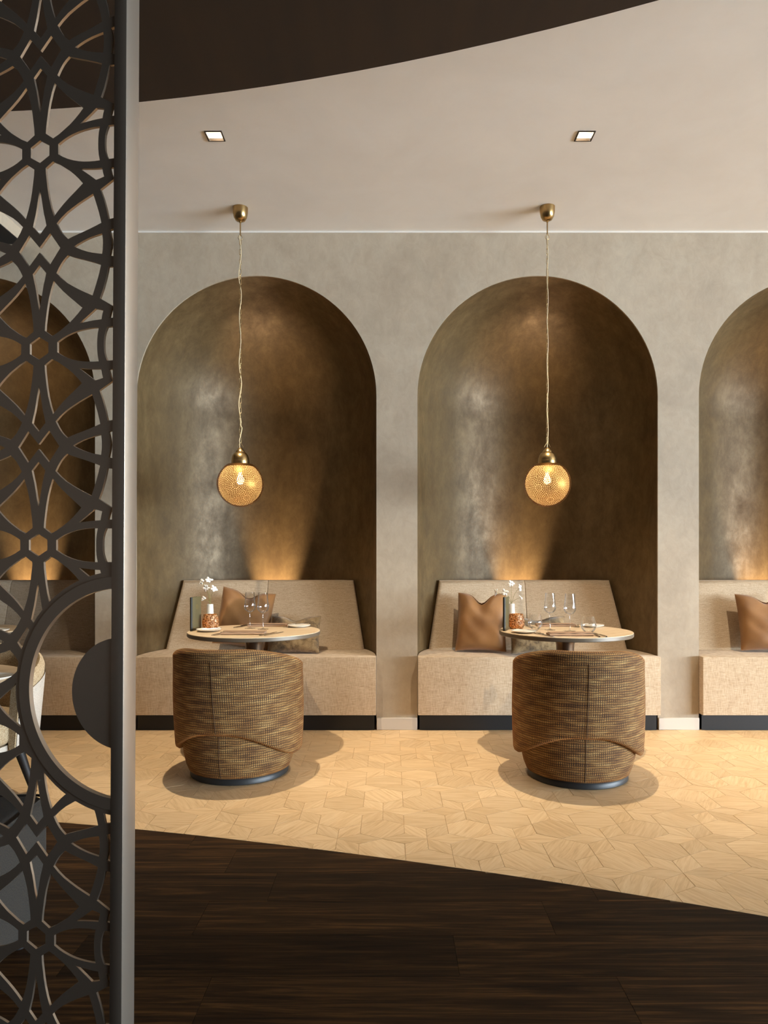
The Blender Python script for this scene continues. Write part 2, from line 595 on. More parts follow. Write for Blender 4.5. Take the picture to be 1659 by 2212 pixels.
def build_parquet():
    L = 0.3805
    ys0, xs0 = 2.711, 0.725
    g = 0.0007
    t30 = math.tan(math.radians(30))
    s30 = L / 4 / math.cos(math.radians(30))

    def shrink(poly):
        cx = sum(p[0] for p in poly) / len(poly)
        cy = sum(p[1] for p in poly) / len(poly)
        out = []
        for x, y in poly:
            d = math.hypot(x - cx, y - cy)
            k = (d - g * 1.4) / d
            out.append((cx + (x - cx) * k, cy + (y - cy) * k))
        return out
    rh = shrink([(-L / 4, 0), (0, -L / 4 * t30), (L / 4, 0), (0, L / 4 * t30)])
    hx = shrink([(L / math.sqrt(12) * math.cos(PI / 3 * i + PI / 6), L / math.sqrt(12) * math.sin(PI / 3 * i + PI / 6)) for i in range(6)])
    rme = tile_mesh('rhombus_tile', rh, 'oak')
    hme = tile_mesh('hexagon_tile', hx, 'oak')
    items = []
    for j in range(-3, 9):
        yy = ys0 + j * L * math.sqrt(3) / 2
        off = xs0 - (L / 2 if j % 2 else 0)
        for i in range(-16, 36):
            xx = off + i * L
            for k in range(6):
                a = k * PI / 3
                items.append(('rhombus_tile', xx + L / 4 * math.cos(a), yy + L / 4 * math.sin(a), a, rh, rme))
            for k in (PI / 6, PI / 2):
                q = random.choice((0, PI / 3, 2 * PI / 3))
                items.append(('hexagon_tile', xx + L / math.sqrt(3) * math.cos(k), yy + L / math.sqrt(3) * math.sin(k), q, hx, hme))
    keep = []
    for (nm, x, y, a, pl, me) in items:
        if x < X0 - .2 or x > X1 + .2 or y > YW + 0.1:
            continue
        ca, sa = math.cos(a), math.sin(a)
        wp = [(x + px * ca - py * sa, y + px * sa + py * ca) for px, py in pl]
        c = floor_curve(x)
        dd = (floor_curve(x + .05) - floor_curve(x - .05)) / .1
        nrm = Vector((-dd, 1)).normalized()
        P = Vector((x, c)) + nrm * 0.0006
        ds = [(Vector(w) - P).dot(nrm) for w in wp]
        if max(ds) <= 0.004:
            continue
        q = wp
        if min(ds) < 0:
            q = clip_half(q, P, nrm)
        for (pp, nn) in ((Vector((X0 + .001, 0)), Vector((1, 0))), (Vector((X1 - .001, 0)), Vector((-1, 0))), (Vector((0, YW + .001)), Vector((0, -1)))):
            if q and min((Vector(w) - pp).dot(nn) for w in q) < 0:
                q = clip_half(q, pp, nn)
        if len(q) < 3:
            continue
        cut = q is not wp
        px, py = project(x, y)
        vis = 250 < px < 1700 and 1560 < py < 2240 and not (px < 250)
        vis = vis or (60 < px <= 250 and 1560 < py < 1800)
        keep.append((nm, x, y, a, q, cut, me, vis))
    for nm in ('rhombus_tile', 'hexagon_tile'):
        lst = sorted([k for k in keep if k[0] == nm], key=lambda k: (not k[7], k[2]))
        indiv = [k for k in lst if k[7]][:300]
        rest = lst[len(indiv):]
        for (n_, x, y, a, q, cut, me, vis) in indiv:
            m = me
            if cut:
                ca, sa = math.cos(a), math.sin(a)
                loc = [((px - x) * ca + (py - y) * sa, -(px - x) * sa + (py - y) * ca) for px, py in q]
                m = tile_mesh(nm, loc, 'oak')
            o = bpy.data.objects.new(nm, m)
            C.objects.link(o)
            o.parent = floor
            o.location = (x, y, random.uniform(-0.0003, 0.0003))
            o.rotation_euler = (0, 0, a)
        vs, fs = [], []
        for (n_, x, y, a, q, cut, me, vis) in rest:
            b = len(vs)
            n = len(q)
            vs += [(px, py, 0) for px, py in q] + [(px, py, -0.008) for px, py in q]
            fs.append(tuple(range(b, b + n)))
            fs += [(b + i, b + i + n, b + (i + 1) % n + n, b + (i + 1) % n) for i in range(n)]
        mesh_obj('parquet_' + nm.split('_')[0] + '_field', vs, fs, 'oak', floor, kind='stuff')


build_parquet()


def build_planks():
    W, Lp, g = 0.2225, 1.152, 0.0006
    rows = [1.822 + W * k for k in range(-57, 10)]
    rest_v, rest_f = [], []
    ends = {0: -0.509, 1: 0.197, 2: -0.629, 3: -0.429, 4: -0.628, 5: 0.32, 6: -0.1}
    for i, y0 in enumerate(rows):
        k = i - 57
        e = ends.get(k, random.uniform(-.5, .5))
        y1 = y0 + W
        if y0 < Y0:
            y0 = Y0
        if y1 <= Y0:
            continue
        x = e - 8 * Lp
        while x < X1:
            a, b = max(x, X0) + g, min(x + Lp, X1) - g
            x += Lp
            if b <= a:
                continue
            n = 14
            top, bot = [], []
            for s in range(n + 1):
                xx = a + (b - a) * s / n
                c = floor_curve(xx) - 0.0006
                yt = min(y1 - g, c)
                if yt > y0 + g:
                    top.append((xx, yt))
                    bot.append((xx, y0 + g))
            if len(top) < 2:
                continue
            if all(abs(p[1] - top[0][1]) < 1e-6 for p in top):
                pl = [bot[0], bot[-1], top[-1], top[0]]
            else:
                pl = [bot[0], bot[-1]] + top[::-1]
            cx, cy = (a + b) / 2, (y0 + y1) / 2
            if cy < 1.75 or abs(cx) - 0.6 > 0.62 * cy + 0.1:        # outside the photograph: joined
                q0 = len(rest_v)
                n = len(pl)
                rest_v += [(p[0], p[1], 0) for p in pl] + [(p[0], p[1], -0.008) for p in pl]
                rest_f.append(tuple(range(q0, q0 + n)))
                rest_f += [(q0 + i_, q0 + i_ + n, q0 + (i_ + 1) % n + n, q0 + (i_ + 1) % n) for i_ in range(n)]
                continue
            me = tile_mesh('plank', [(p[0] - cx, p[1] - cy) for p in pl], 'plank')
            o = bpy.data.objects.new('plank', me)
            C.objects.link(o)
            o.parent = floor2
            o.location = (cx, cy, 0)
    mesh_obj('plank_field', rest_v, rest_f, 'plank', floor2, kind='stuff')


build_planks()


# ---- back wall with arched niches
def build_back_wall():
    vs, fs = [], []

    def quad(a, b, c, d):
        k = len(vs)
        vs.extend([a, b, c, d])
        fs.append((k, k + 1, k + 2, k + 3))
    NA = 48
    edges = [X0] + sum([[c - R, c + R] for c in NX], []) + [X1]
    for i in range(0, len(edges), 2):
        a, b = edges[i], edges[i + 1]
        quad((a, YW, -.04), (b, YW, -.04), (b, YW, ZS), (a, YW, ZS))
        quad((a, YW, ZS), (b, YW, ZS), (b, YW, ZC), (a, YW, ZC))
    T = 0.014
    for c in NX:
        pts = [(c - R * math.cos(PI * k / NA), ZS + R * math.sin(PI * k / NA)) for k in range(NA + 1)]
        for (p, q) in zip(pts[:-1], pts[1:]):
            quad((p[0], YW, p[1]), (q[0], YW, q[1]), (q[0], YW, ZC), (p[0], YW, ZC))
            # return of the arch edge
            quad((p[0], YW, p[1]), (p[0], YW + T, p[1]), (q[0], YW + T, q[1]), (q[0], YW, q[1]))
        for sx in (-1, 1):
            quad((c + sx * R, YW, -.04), (c + sx * R, YW + T, -.04), (c + sx * R, YW + T, ZS), (c + sx * R, YW, ZS))
    bm = bmesh.new()
    bv = [bm.verts.new(v) for v in vs]
    for f in fs:
        bm.faces.new([bv[i] for i in f])
    bmesh.ops.remove_doubles(bm, verts=bm.verts, dist=1e-5)
    wall = struct(from_bm('wall_back', bm, 'wall'), 'grey-beige trowelled plaster wall with arched niches')
    # one niche: half cylinder and quarter sphere
    NT_, NP = 64, 24
    v, f = [], []
    zs = [-0.04, 0.5, 1.0, 1.5, 1.9, ZS]
    for z in zs:
        for i in range(NT_ + 1):
            a = PI * i / NT_
            v.append((-R * math.cos(a), R * math.sin(a), z))
    for j in range(1, NP + 1):
        ph = PI / 2 * j / NP
        for i in range(NT_ + 1):
            a = PI * i / NT_
            v.append((-R * math.cos(a) * math.cos(ph), R * math.sin(a) * math.cos(ph), ZS + R * math.sin(ph)))
    n = NT_ + 1
    for j in range(len(zs) - 1 + NP):
        for i in range(NT_):
            f.append((j * n + i, j * n + i + 1, (j + 1) * n + i + 1, (j + 1) * n + i))
    o = mesh_obj('niche', v, f, 'niche', wall, True)
    o['label'] = 'dark bronze metallic plaster apse'
    o.location = (NX[0], YW + T, 0)
    for c in NX[1:]:
        k = o.copy()
        C.objects.link(k)
        k.location = (c, YW + T, 0)
    return wall


build_back_wall()

bb = sempty('baseboard_back', 'pale painted baseboards on the piers')
edges = [X0] + sum([[c - R, c + R] for c in NX], []) + [X1]
for i in range(0, len(edges), 2):
    box('baseboard', edges[i] + .002, edges[i + 1] - .002, YW - 0.014, YW - .0005, 0.0005, 0.083, 'base', bb, 0.002, 1)

box('trim_1', X0 + .001, X1 - .001, YW - 0.010, YW - .0005, ZC - 0.012, ZC - 0.0005, 'white')
struct(bpy.data.objects['trim_1'], 'thin white shadow-gap trim along ceiling')

# ---- ceilings
DLX = [-2.905, -0.936, 1.033, 3.003]
DLY, DH = 3.82, 0.042


def build_ceiling():
    cx = sorted([X0, X1] + sum([[x - DH, x + DH] for x in DLX], []))
    cy = [Y0, DLY - DH, DLY + DH, YW + .001]
    bm = bmesh.new()
    g = [[bm.verts.new((x, y, ZC)) for x in cx] for y in cy]
    for j in range(3):
        for i in range(len(cx) - 1):
            if j == 1 and any(abs((cx[i] + cx[i + 1]) / 2 - x) < 1e-4 for x in DLX):
                continue
            bm.faces.new((g[j][i], g[j + 1][i], g[j + 1][i + 1], g[j][i + 1]))
    me = bpy.data.meshes.new('ceiling')
    bm.to_mesh(me)
    bm.free()
    return struct(from_mesh('ceiling', me, 'ceil'), 'pale matt plaster ceiling')


build_ceiling()
poly = [(X0, Y0), (X1, Y0)] + [(x, ceil_curve(x)) for x in reversed(xs)]
struct(from_bm('ceiling', prism_bm(poly, ZD, ZC - 0.001), 'dceil'), 'lowered dark brown ceiling with curved edge')
# bulkhead over the left bay: plaster side, black underside
bk = struct(box('trim_2', X0 + .001, -2.525, 3.55, YW - .011, 3.347, ZC - 0.001, 'wall'), 'dropped plaster bulkhead under the ceiling')
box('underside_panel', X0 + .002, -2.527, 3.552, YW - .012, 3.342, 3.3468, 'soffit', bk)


# ---- side walls, wall behind, windows
def wall_with_windows():
    wall = sempty('wall_right', 'plaster wall with tall windows')
    T = 0.16
    segs = []
    y = Y0
    for (a, b) in WINS:
        segs.append((y, a, 0, ZC))
        segs.append((a, b, 0, WZ[0]))
        segs.append((a, b, WZ[1], ZC))
        y = b
    segs.append((y, YW, 0, ZC))
    for s in segs:
        box('wall_panel', X1, X1 + T, s[0], s[1], s[2], s[3], 'wall', wall)
    for i, (a, b) in enumerate(WINS):
        w = sempty('window_%d' % (i + 1), 'tall window with slim dark frame')
        fw = 0.05
        for (y0, y1, z0, z1) in ((a, a + fw, *WZ), (b - fw, b, *WZ), (a + fw, b - fw, WZ[0], WZ[0] + fw), (a + fw, b - fw, WZ[1] - fw, WZ[1]),
                                 ((a + b) / 2 - fw / 2, (a + b) / 2 + fw / 2, WZ[0] + fw, WZ[1] - fw)):
            box('frame_bar', X1 + 0.05, X1 + 0.11, y0, y1, z0, z1, 'bronze', w)
        for (y0, y1) in ((a + fw, (a + b) / 2 - fw / 2), ((a + b) / 2 + fw / 2, b - fw)):
            box('pane', X1 + 0.077, X1 + 0.083, y0, y1, WZ[0] + fw, WZ[1] - fw, 'glass', w)


wall_with_windows()
struct(box('wall_left', X0 - .1, X0, Y0, YW, 0, ZC, 'room'), 'plaster side wall')
struct(box('wall_front', X0 - .1, X1 + .16, Y0 - .1, Y0, 0, ZC, 'room'), 'plaster wall across the room')

# ================================================================== DOWNLIGHTS
def build_downlight(i, x):
    labels = ['square recessed downlight over the bay behind the lattice screen',
              'square recessed downlight above the chair beside the lattice screen',
              'square recessed downlight above the chair farther from the lattice screen',
              'square recessed downlight over the bay with the lone tan cushion']
    t = thing('downlight', labels[i], 'downlight', (x, DLY, ZC), 0, 'downlights in the pale ceiling')
    h = DH
    o = h + 0.004
    bm = bmesh.new()
    for (r, z) in ((o, 0.001), (o, -0.004), (h - .003, -0.004), (h - .003, 0.012)):
        for sx, sy in ((-1, -1), (1, -1), (1, 1), (-1, 1)):
            bm.verts.new((sx * r, sy * r, z))
    bm.verts.ensure_lookup_table()
    for j in range(3):
        for k in range(4):
            q = (k + 1) % 4
            bm.faces.new([bm.verts[a] for a in (j * 4 + k, j * 4 + q, j * 4 + 4 + q, j * 4 + 4 + k)])
    from_bm('frame', bm, 'dlframe', t)
    bm = bmesh.new()
    for z, r in ((0.010, h - .004), (0.075, h - .010)):
        for sx, sy in ((-1, -1), (1, -1), (1, 1), (-1, 1)):
            bm.verts.new((sx * r, sy * r, z))
    bm.verts.ensure_lookup_table()
    for k in range(4):
        q = (k + 1) % 4
        bm.faces.new([bm.verts[a] for a in (k, q, 4 + q, 4 + k)])
    bm.faces.new([bm.verts[a] for a in (4, 5, 6, 7)])
    from_bm('housing', bm, 'housing', t)
    vs = [(0.024 * math.cos(2 * PI * k / 24), 0.024 * math.sin(2 * PI * k / 24), z) for z in (0.066, 0.072) for k in range(24)]
    fs = [tuple(range(24)), tuple(range(24, 48))] + [(k, (k + 1) % 24, 24 + (k + 1) % 24, 24 + k) for k in range(24)]
    mesh_obj('lamp', vs, fs, 'lens', t)
    ld = bpy.data.lights.new('downlight_beam', 'SPOT')
    ld.energy = SPOT_W
    ld.color = WARM
    ld.spot_size = math.radians(71)
    ld.spot_blend = 1.0
    ld.shadow_soft_size = 0.018
    lo = bpy.data.objects.new('downlight_beam', ld)
    C.objects.link(lo)
    lo.parent = t
    lo.location = (0, 0, -0.006)
    lo.rotation_euler = (math.radians(7), 0, 0)      # gimbal tipped slightly towards the wall


for i, x in enumerate(DLX):
    build_downlight(i, x)


# ================================================================== BENCHES
def build_bench(i, cx):
    where = ['behind the lattice screen', 'behind the table without tumblers',
             'behind the table with two tumblers', 'with only one tan cushion on it']
    t = thing('bench', 'beige linen bench built into the arched niche ' + where[i], 'bench', (cx, YW, 0), 0, 'upholstered niche benches')
    RN = R - 0.006
    yb = 0.325           # where the backrest meets the seat

    def arc(y0, y1, r, n=10):
        return [(math.sqrt(max(r * r - (y0 + (y1 - y0) * k / n) ** 2, 0)), y0 + (y1 - y0) * k / n) for k in range(n + 1)]
    side = arc(0.018, yb + 0.06, RN)
    # plan of the seat block: straight front that stands proud of the wall
    fr = -0.062
    plan = [(-0.826, fr), (0.826, fr), (0.8265, 0.0)] + side
    plan += [(-x, y) for x, y in reversed(side)] + [(-0.8265, 0.0)]
    bm = prism_bm(plan, 0.112, 0.508)
    front = [e for e in bm.edges if all(abs(v.co.y - fr) < 1e-5 for v in e.verts)]
    top = [e for e in bm.edges if all(abs(v.co.z - 0.508) < 1e-5 for v in e.verts) and not all(v.co.y > yb for v in e.verts)]
    geom = list(set(front + top))
    bmesh.ops.bevel(bm, geom=geom, offset=0.035, segments=5, affect='EDGES', profile=0.55, clamp_overlap=True)
    from_bm('seat', bm, 'linen', t, 50)
    # plinth
    pl = [(-0.815, -0.012), (0.815, -0.012)] + arc(0.02, yb, RN - .02) + [(-x, y) for x, y in reversed(arc(0.02, yb, RN - .02))]
    from_bm('plinth', prism_bm(pl, 0.0, 0.111), 'black', t)
    # backrest, two halves either side of a seam; leaning front, filled back to the niche
    zb, zt = 0.5085, 1.012
    for s in (-1, 1):
        bm = bmesh.new()
        rings = []
        for z, yf in ((zb, yb), (zt, yb + 0.15)):
            hw = math.sqrt(RN ** 2 - (yf - 0.014) ** 2) - 0.030 - (0.0 if z == zb else 0.006)
            back = []
            ye = math.sqrt(RN ** 2 - hw * hw)
            for k in range(9):
                xx = hw + (0.001 - hw) * k / 8
                back.append((s * xx, min(math.sqrt(RN ** 2 - xx * xx) - 0.004, yf + 0.11)))
            rings.append([bm.verts.new((s * 0.001, yf, z)), bm.verts.new((s * hw, yf, z))] + [bm.verts.new((x, y, z)) for x, y in back])
        n = len(rings[0])
        bm.faces.new(rings[0])
        bm.faces.new(rings[1])
        for k in range(n):
            q = (k + 1) % n
            bm.faces.new((rings[0][k], rings[0][q], rings[1][q], rings[1][k]))
        bmesh.ops.recalc_face_normals(bm, faces=bm.faces)
        ed = [e for e in bm.edges if (e.verts[0] in rings[1][:2] and e.verts[1] in rings[1][:2])
              or (rings[1][1] in e.verts and rings[0][1] in e.verts)]
        bmesh.ops.bevel(bm, geom=ed, offset=0.032, segments=6, affect='EDGES', profile=0.5)
        ed = [e for e in bm.edges if all(abs(v.co.x) < 0.0015 and v.co.y < yb + .17 for v in e.verts)]
        bmesh.ops.bevel(bm, geom=ed, offset=0.004, segments=2, affect='EDGES', profile=0.5)
        from_bm('backrest', bm, 'linen', t, 50)


    # ledge behind the backrest
    led = [(-x, y) for x, y in reversed(arc(yb + 0.235, RN - 0.03, RN - 0.012, 14))]
    led = [(-0.50, yb + 0.265), (0.50, yb + 0.265)] + [(0.50 - k * 0.1, math.sqrt(RN ** 2 - (0.50 - k * 0.1) ** 2) - 0.002) for k in range(11)]
    from_bm('ledge', prism_bm(led, 0.40, 0.42), 'black', t)
    # built-in uplight on the ledge
    up = lathe('uplight', [(0.0, 0.0), (0.036, 0.0), (0.038, 0.004), (0.038, 0.075), (0.033, 0.078), (0.031, 0.062), (0.0, 0.062)], 'black', t, 24, 40)
    up.location = (0, 0.715, 0.4201)
    up['label'] = 'small black uplight on the ledge'
    lathe('lamp_face', [(0.0, 0.0625), (0.030, 0.0625), (0.030, 0.065), (0.0, 0.066)], 'upface', up, 24, 40)
    ld = bpy.data.lights.new('uplight_beam', 'SPOT')
    ld.energy = UP_W
    ld.color = (1.0, 0.74, 0.48)
    ld.spot_size = math.radians(46)
    ld.spot_blend = 1.0
    ld.shadow_soft_size = 0.02
    lo = bpy.data.objects.new('uplight_beam', ld)
    C.objects.link(lo)
    lo.parent = up
    lo.location = (0, 0, 0.085)
    lo.rotation_euler = (PI - math.radians(13), 0, 0)


for i, c in enumerate(NX):
    build_bench(i, c)


# ================================================================== LATTICE SCREEN
def build_screen():
    rz = -math.atan2(0.2245, 0.9745)
    lean = 0.0059
    root = thing('lattice_screen', 'dark bronze laser-cut lattice room divider with ring and post', 'room divider',
                 (-0.577 - 1.2 * lean * 0.9745, 1.5 + 1.2 * lean * 0.2245, 0.0), rz)
    root.rotation_euler = (0, lean, rz)
    AX, U, HP, HZ = -0.18587, 0.1823, 0.2112, 1.2215
    petal = [(14.0, 36.7), (32.0, 24.6), (46.2, 31.4), (58.7, 39.4), (72.8, 48.8), (85.2, 59.2), (96.0, 69.5), (105.3, 79.6), (95.7, 87.5), (85.2, 96.1), (71.9, 106.8), (58.7, 118.2), (47.1, 129.6), (35.2, 142.7), (28.4, 123.5), (23.0, 103.4), (19.4, 84.0), (16.7, 64.6), (14.9, 50.7)]
    epet = [(44.8, 10.9), (56.9, 18.1), (67.5, 23.1), (80.8, 27.9), (93.9, 31.4), (107.1, 33.7), (120.2, 35.0), (133.2, 35.7), (145.3, 35.6), (142.7, 23.4), (141.5, 11.2), (141.3, 0)]
    small = [(97.1, 47.2), (108.0, 54.6), (120.2, 63.3), (136.7, 75.7), (146.2, 73.7), (155.7, 71.0), (153.1, 61.7), (151.4, 52.3), (139.3, 51.8), (128.9, 51.0), (113.2, 49.3)]
    gape = [(182.3, 35.2), (165.1, 35.4), (161.0, 26.3), (158.3, 17.2), (157.4, 8.0), (157.2, 0)]
    gapu = [(182.3, 53.8), (169.4, 53.9), (172.9, 65.7), (177.5, 79.0), (161.7, 88.4), (147.1, 96.9), (154.8, 116.2), (161.7, 138.9), (166.9, 161.6), (182.3, 160.0)]
    fan = [(41.8, 158.1), (53.3, 146.9), (67.5, 135.8), (82.5, 127.0), (97.5, 118.9), (113.2, 111.4), (129.7, 104.0), (134.9, 118.2), (139.6, 131.8), (143.6, 143.9), (146.5, 154.5), (149.6, 167.4), (134.9, 172.9), (120.2, 177.9), (107.1, 182.0), (93.9, 185.9), (81.6, 189.8), (70.2, 194.3), (62.2, 187.6), (55.1, 180.1), (48.0, 169.5)]
    kite = [(0.0, 178.9), (16.7, 160.3), (13.7, 147.1), (10.4, 134.8), (7.4, 119.3), (4.7, 103.7), (2.3, 91.3), (0.0, 79.7)]
    hexh = [(0, 24.3), (23, 11), (23, -11), (0, -24.3), (-23, -11), (-23, 11)]
    dia = [(0, 5.0), (26, 33.9), (51.1, 0), (26, -33.9), (0, -5.0), (-26, -33.9), (-51.1, 0), (-26, 33.9)]
    lens = [(183, 29.2), (169.7, 26.7), (173.9, 10), (174.7, 0)]
    tri = [(84.1, 0), (94.4, 5.0), (106.7, 10.2), (116.8, 13.7), (126.8, 16.5), (138.9, 19.1), (152.0, 21.5), (153.5, 10.4), (153.9, 0)]

    def msym(h):                      # mirror an upper half outline in v
        return h + [(u, -v) for u, v in reversed(h) if abs(v) > 0.01]
    cell_h = []
    for sv in (1, -1):
        for su in (1, -1):
            for h in (petal, small, gapu, fan):
                cell_h.append([(su * u, sv * v) for u, v in h])
        cell_h.append([(u, sv * v) for u, v in kite] + [(-u, sv * v) for u, v in reversed(kite[1:-1])])
    for su in (1, -1):
        cell_h.append([(su * u, v) for u, v in msym(epet)])
        cell_h.append([(su * u, v) for u, v in msym(gape)])
        for h in (lens, tri):
            cell_h.append([(su * u, v + HP * 1000) for u, v in msym(h)])
    cell_h.append(hexh)
    cell_h.append([(u, v + HP * 1000) for u, v in dia])
    cell_h = [[(max(-180.6, min(180.6, u)), v) for u, v in h] for h in cell_h]
    RC, RX, RZ = 0.256, 0.016, 0.9115

    def dens(h, m=0.004):
        out = []
        for (a, b) in zip(h, h[1:] + h[:1]):
            d = math.hypot(b[0] - a[0], b[1] - a[1])
            n = max(1, int(d / m))
            out += [(a[0] + (b[0] - a[0]) * k / n, a[1] + (b[1] - a[1]) * k / n) for k in range(n)]
        return out
    holes = []
    zlo, zhi = 0.05, 3.15
    for col in (0, 1):
        for k in range(-4, 7):
            for h in cell_h:
                pts = [(AX - 2 * U * col + u / 1000, HZ + 2 * HP * k + v / 1000) for u, v in h]
                if min(p[1] for p in pts) < zlo or max(p[1] for p in pts) > zhi:
                    continue
                if col == 0:
                    inside = [math.hypot(p[0] - RX, p[1] - RZ) < RC for p in pts]
                    if all(inside):
                        continue
                    dd = dens(pts)
                    if any(math.hypot(p[0] - RX, p[1] - RZ) < RC for p in dd):
                        q = []
                        for p in dd:
                            d = math.hypot(p[0] - RX, p[1] - RZ)
                            if d < RC:
                                p = (RX + (p[0] - RX) * RC / d, RZ + (p[1] - RZ) * RC / d)
                            q.append(p)
                        ar = 0.5 * abs(sum(a[0] * b[1] - b[0] * a[1] for a, b in zip(q, q[1:] + q[:1])))
                        if ar < 1.2e-4:
                            continue
                        # drop repeated points on the ring
                        w = [q[0]]
                        for p in q[1:]:
                            if math.hypot(p[0] - w[-1][0], p[1] - w[-1][1]) > 0.0012:
                                w.append(p)
                        pts = w
                holes.append(pts)
    # big half opening inside the ring (up to the post)
    XR = -0.0052
    a0 = math.acos((XR - RX) / 0.222)
    holes.append([(RX + 0.222 * math.cos(a0 + (2 * PI - 2 * a0) * k / 60), RZ + 0.222 * math.sin(a0 + (2 * PI - 2 * a0) * k / 60)) for k in range(61)])
    from mathutils.geometry import delaunay_2d_cdt
    xl = AX - 3 * U - 0.004
    loops = [[(xl, 0.02), (0.004, 0.02), (0.004, ZD - .02), (xl, ZD - .02)]] + holes
    cv, ce = [], []
    for pts in loops:
        b0 = len(cv)
        cv += [Vector(p) for p in pts]
        ce += [(b0 + i, b0 + (i + 1) % len(pts)) for i in range(len(pts))]
    rv, re_, rf = delaunay_2d_cdt(cv, ce, [], 0, 1e-6)[:3]
    bbs = [(min(p[0] for p in h), max(p[0] for p in h), min(p[1] for p in h), max(p[1] for p in h), h) for h in holes]

    def inside_hole(x, y):
        for (x0, x1, y0, y1, h) in bbs:
            if x0 < x < x1 and y0 < y < y1:
                c = False
                j = len(h) - 1
                for i in range(len(h)):
                    if (h[i][1] > y) != (h[j][1] > y) and x < (h[j][0] - h[i][0]) * (y - h[i][1]) / (h[j][1] - h[i][1]) + h[i][0]:
                        c = not c
                    j = i
                if c:
                    return True
        return False
    bm = bmesh.new()
    bv = [bm.verts.new((v.x, 0.0005, v.y)) for v in rv]
    for f in rf:
        cx = sum(rv[i].x for i in f) / len(f)
        cy = sum(rv[i].y for i in f) / len(f)
        if not inside_hole(cx, cy):
            bm.faces.new([bv[i] for i in f])
    bmesh.ops.delete(bm, geom=[v for v in bm.verts if not v.link_faces], context='VERTS')
    ex = bmesh.ops.extrude_face_region(bm, geom=bm.faces[:])
    bmesh.ops.translate(bm, vec=(0, 0.0058, 0), verts=[g for g in ex['geom'] if isinstance(g, bmesh.types.BMVert)])
    bmesh.ops.recalc_face_normals(bm, faces=bm.faces)
    me = bpy.data.meshes.new('lattice_panel')
    bm.to_mesh(me)
    bm.free()
    from_mesh('lattice_panel', me, 'screen', root)

    def ring(name, r0, r1, y0, y1, mat):
        n = 72
        # only the half left of the post
        def aa(r):
            return math.acos((XR - RX) / r)
        vs, fs = [], []
        for k in range(n + 1):
            for (r, y) in ((r0, y0), (r1, y0), (r1, y1), (r0, y1)):
                s = aa(r) if r > 0 else PI / 2
                a = s + (2 * PI - 2 * s) * k / n
                vs.append((RX + r * math.cos(a), y, RZ + r * math.sin(a)))
        for k in range(n):
            for j in range(4):
                q = (j + 1) % 4
                fs.append((k * 4 + j, k * 4 + q, k * 4 + 4 + q, k * 4 + 4 + j))
        bm = bmesh.new()
        bv = [bm.verts.new(v) for v in vs]
        for f in fs:
            bm.faces.new([bv[i] for i in f])
        bm.faces.new([bv[i] for i in (0, 1, 2, 3)])
        bm.faces.new([bv[n * 4 + i] for i in (0, 1, 2, 3)])
        return from_bm(name, bm, mat, root, 40)
    ring('ring', 0.220, 0.245, -0.0025, 0.0095, 'screen')
    # half disc
    rd = 0.117
    a0 = math.acos((XR - RX) / rd)
    pl = [(RX + rd * math.cos(a0 + (2 * PI - 2 * a0) * k / 48), RZ + rd * math.sin(a0 + (2 * PI - 2 * a0) * k / 48)) for k in range(49)]
    bm = prism_bm(pl, 0, 0.011)
    bmesh.ops.rotate(bm, verts=bm.verts, matrix=Matrix.Rotation(PI / 2, 3, 'X'))
    bmesh.ops.translate(bm, verts=bm.verts, vec=(0, 0.0115, 0))
    from_bm('disc', bm, 'screen', root, 40)
    box('post', -0.0056, 0.0235, -0.003, 0.044, 0.009, ZD - .004, 'screen', root, 0.0015, 2)
    box('post', xl - 0.022, xl + 0.002, -0.003, 0.044, 0.009, ZD - .004, 'screen', root, 0.0015, 2)
    box('foot_plate', -0.03, 0.05, -0.03, 0.075, 0.0, 0.009, 'screen', root, 0.001, 1)


build_screen()


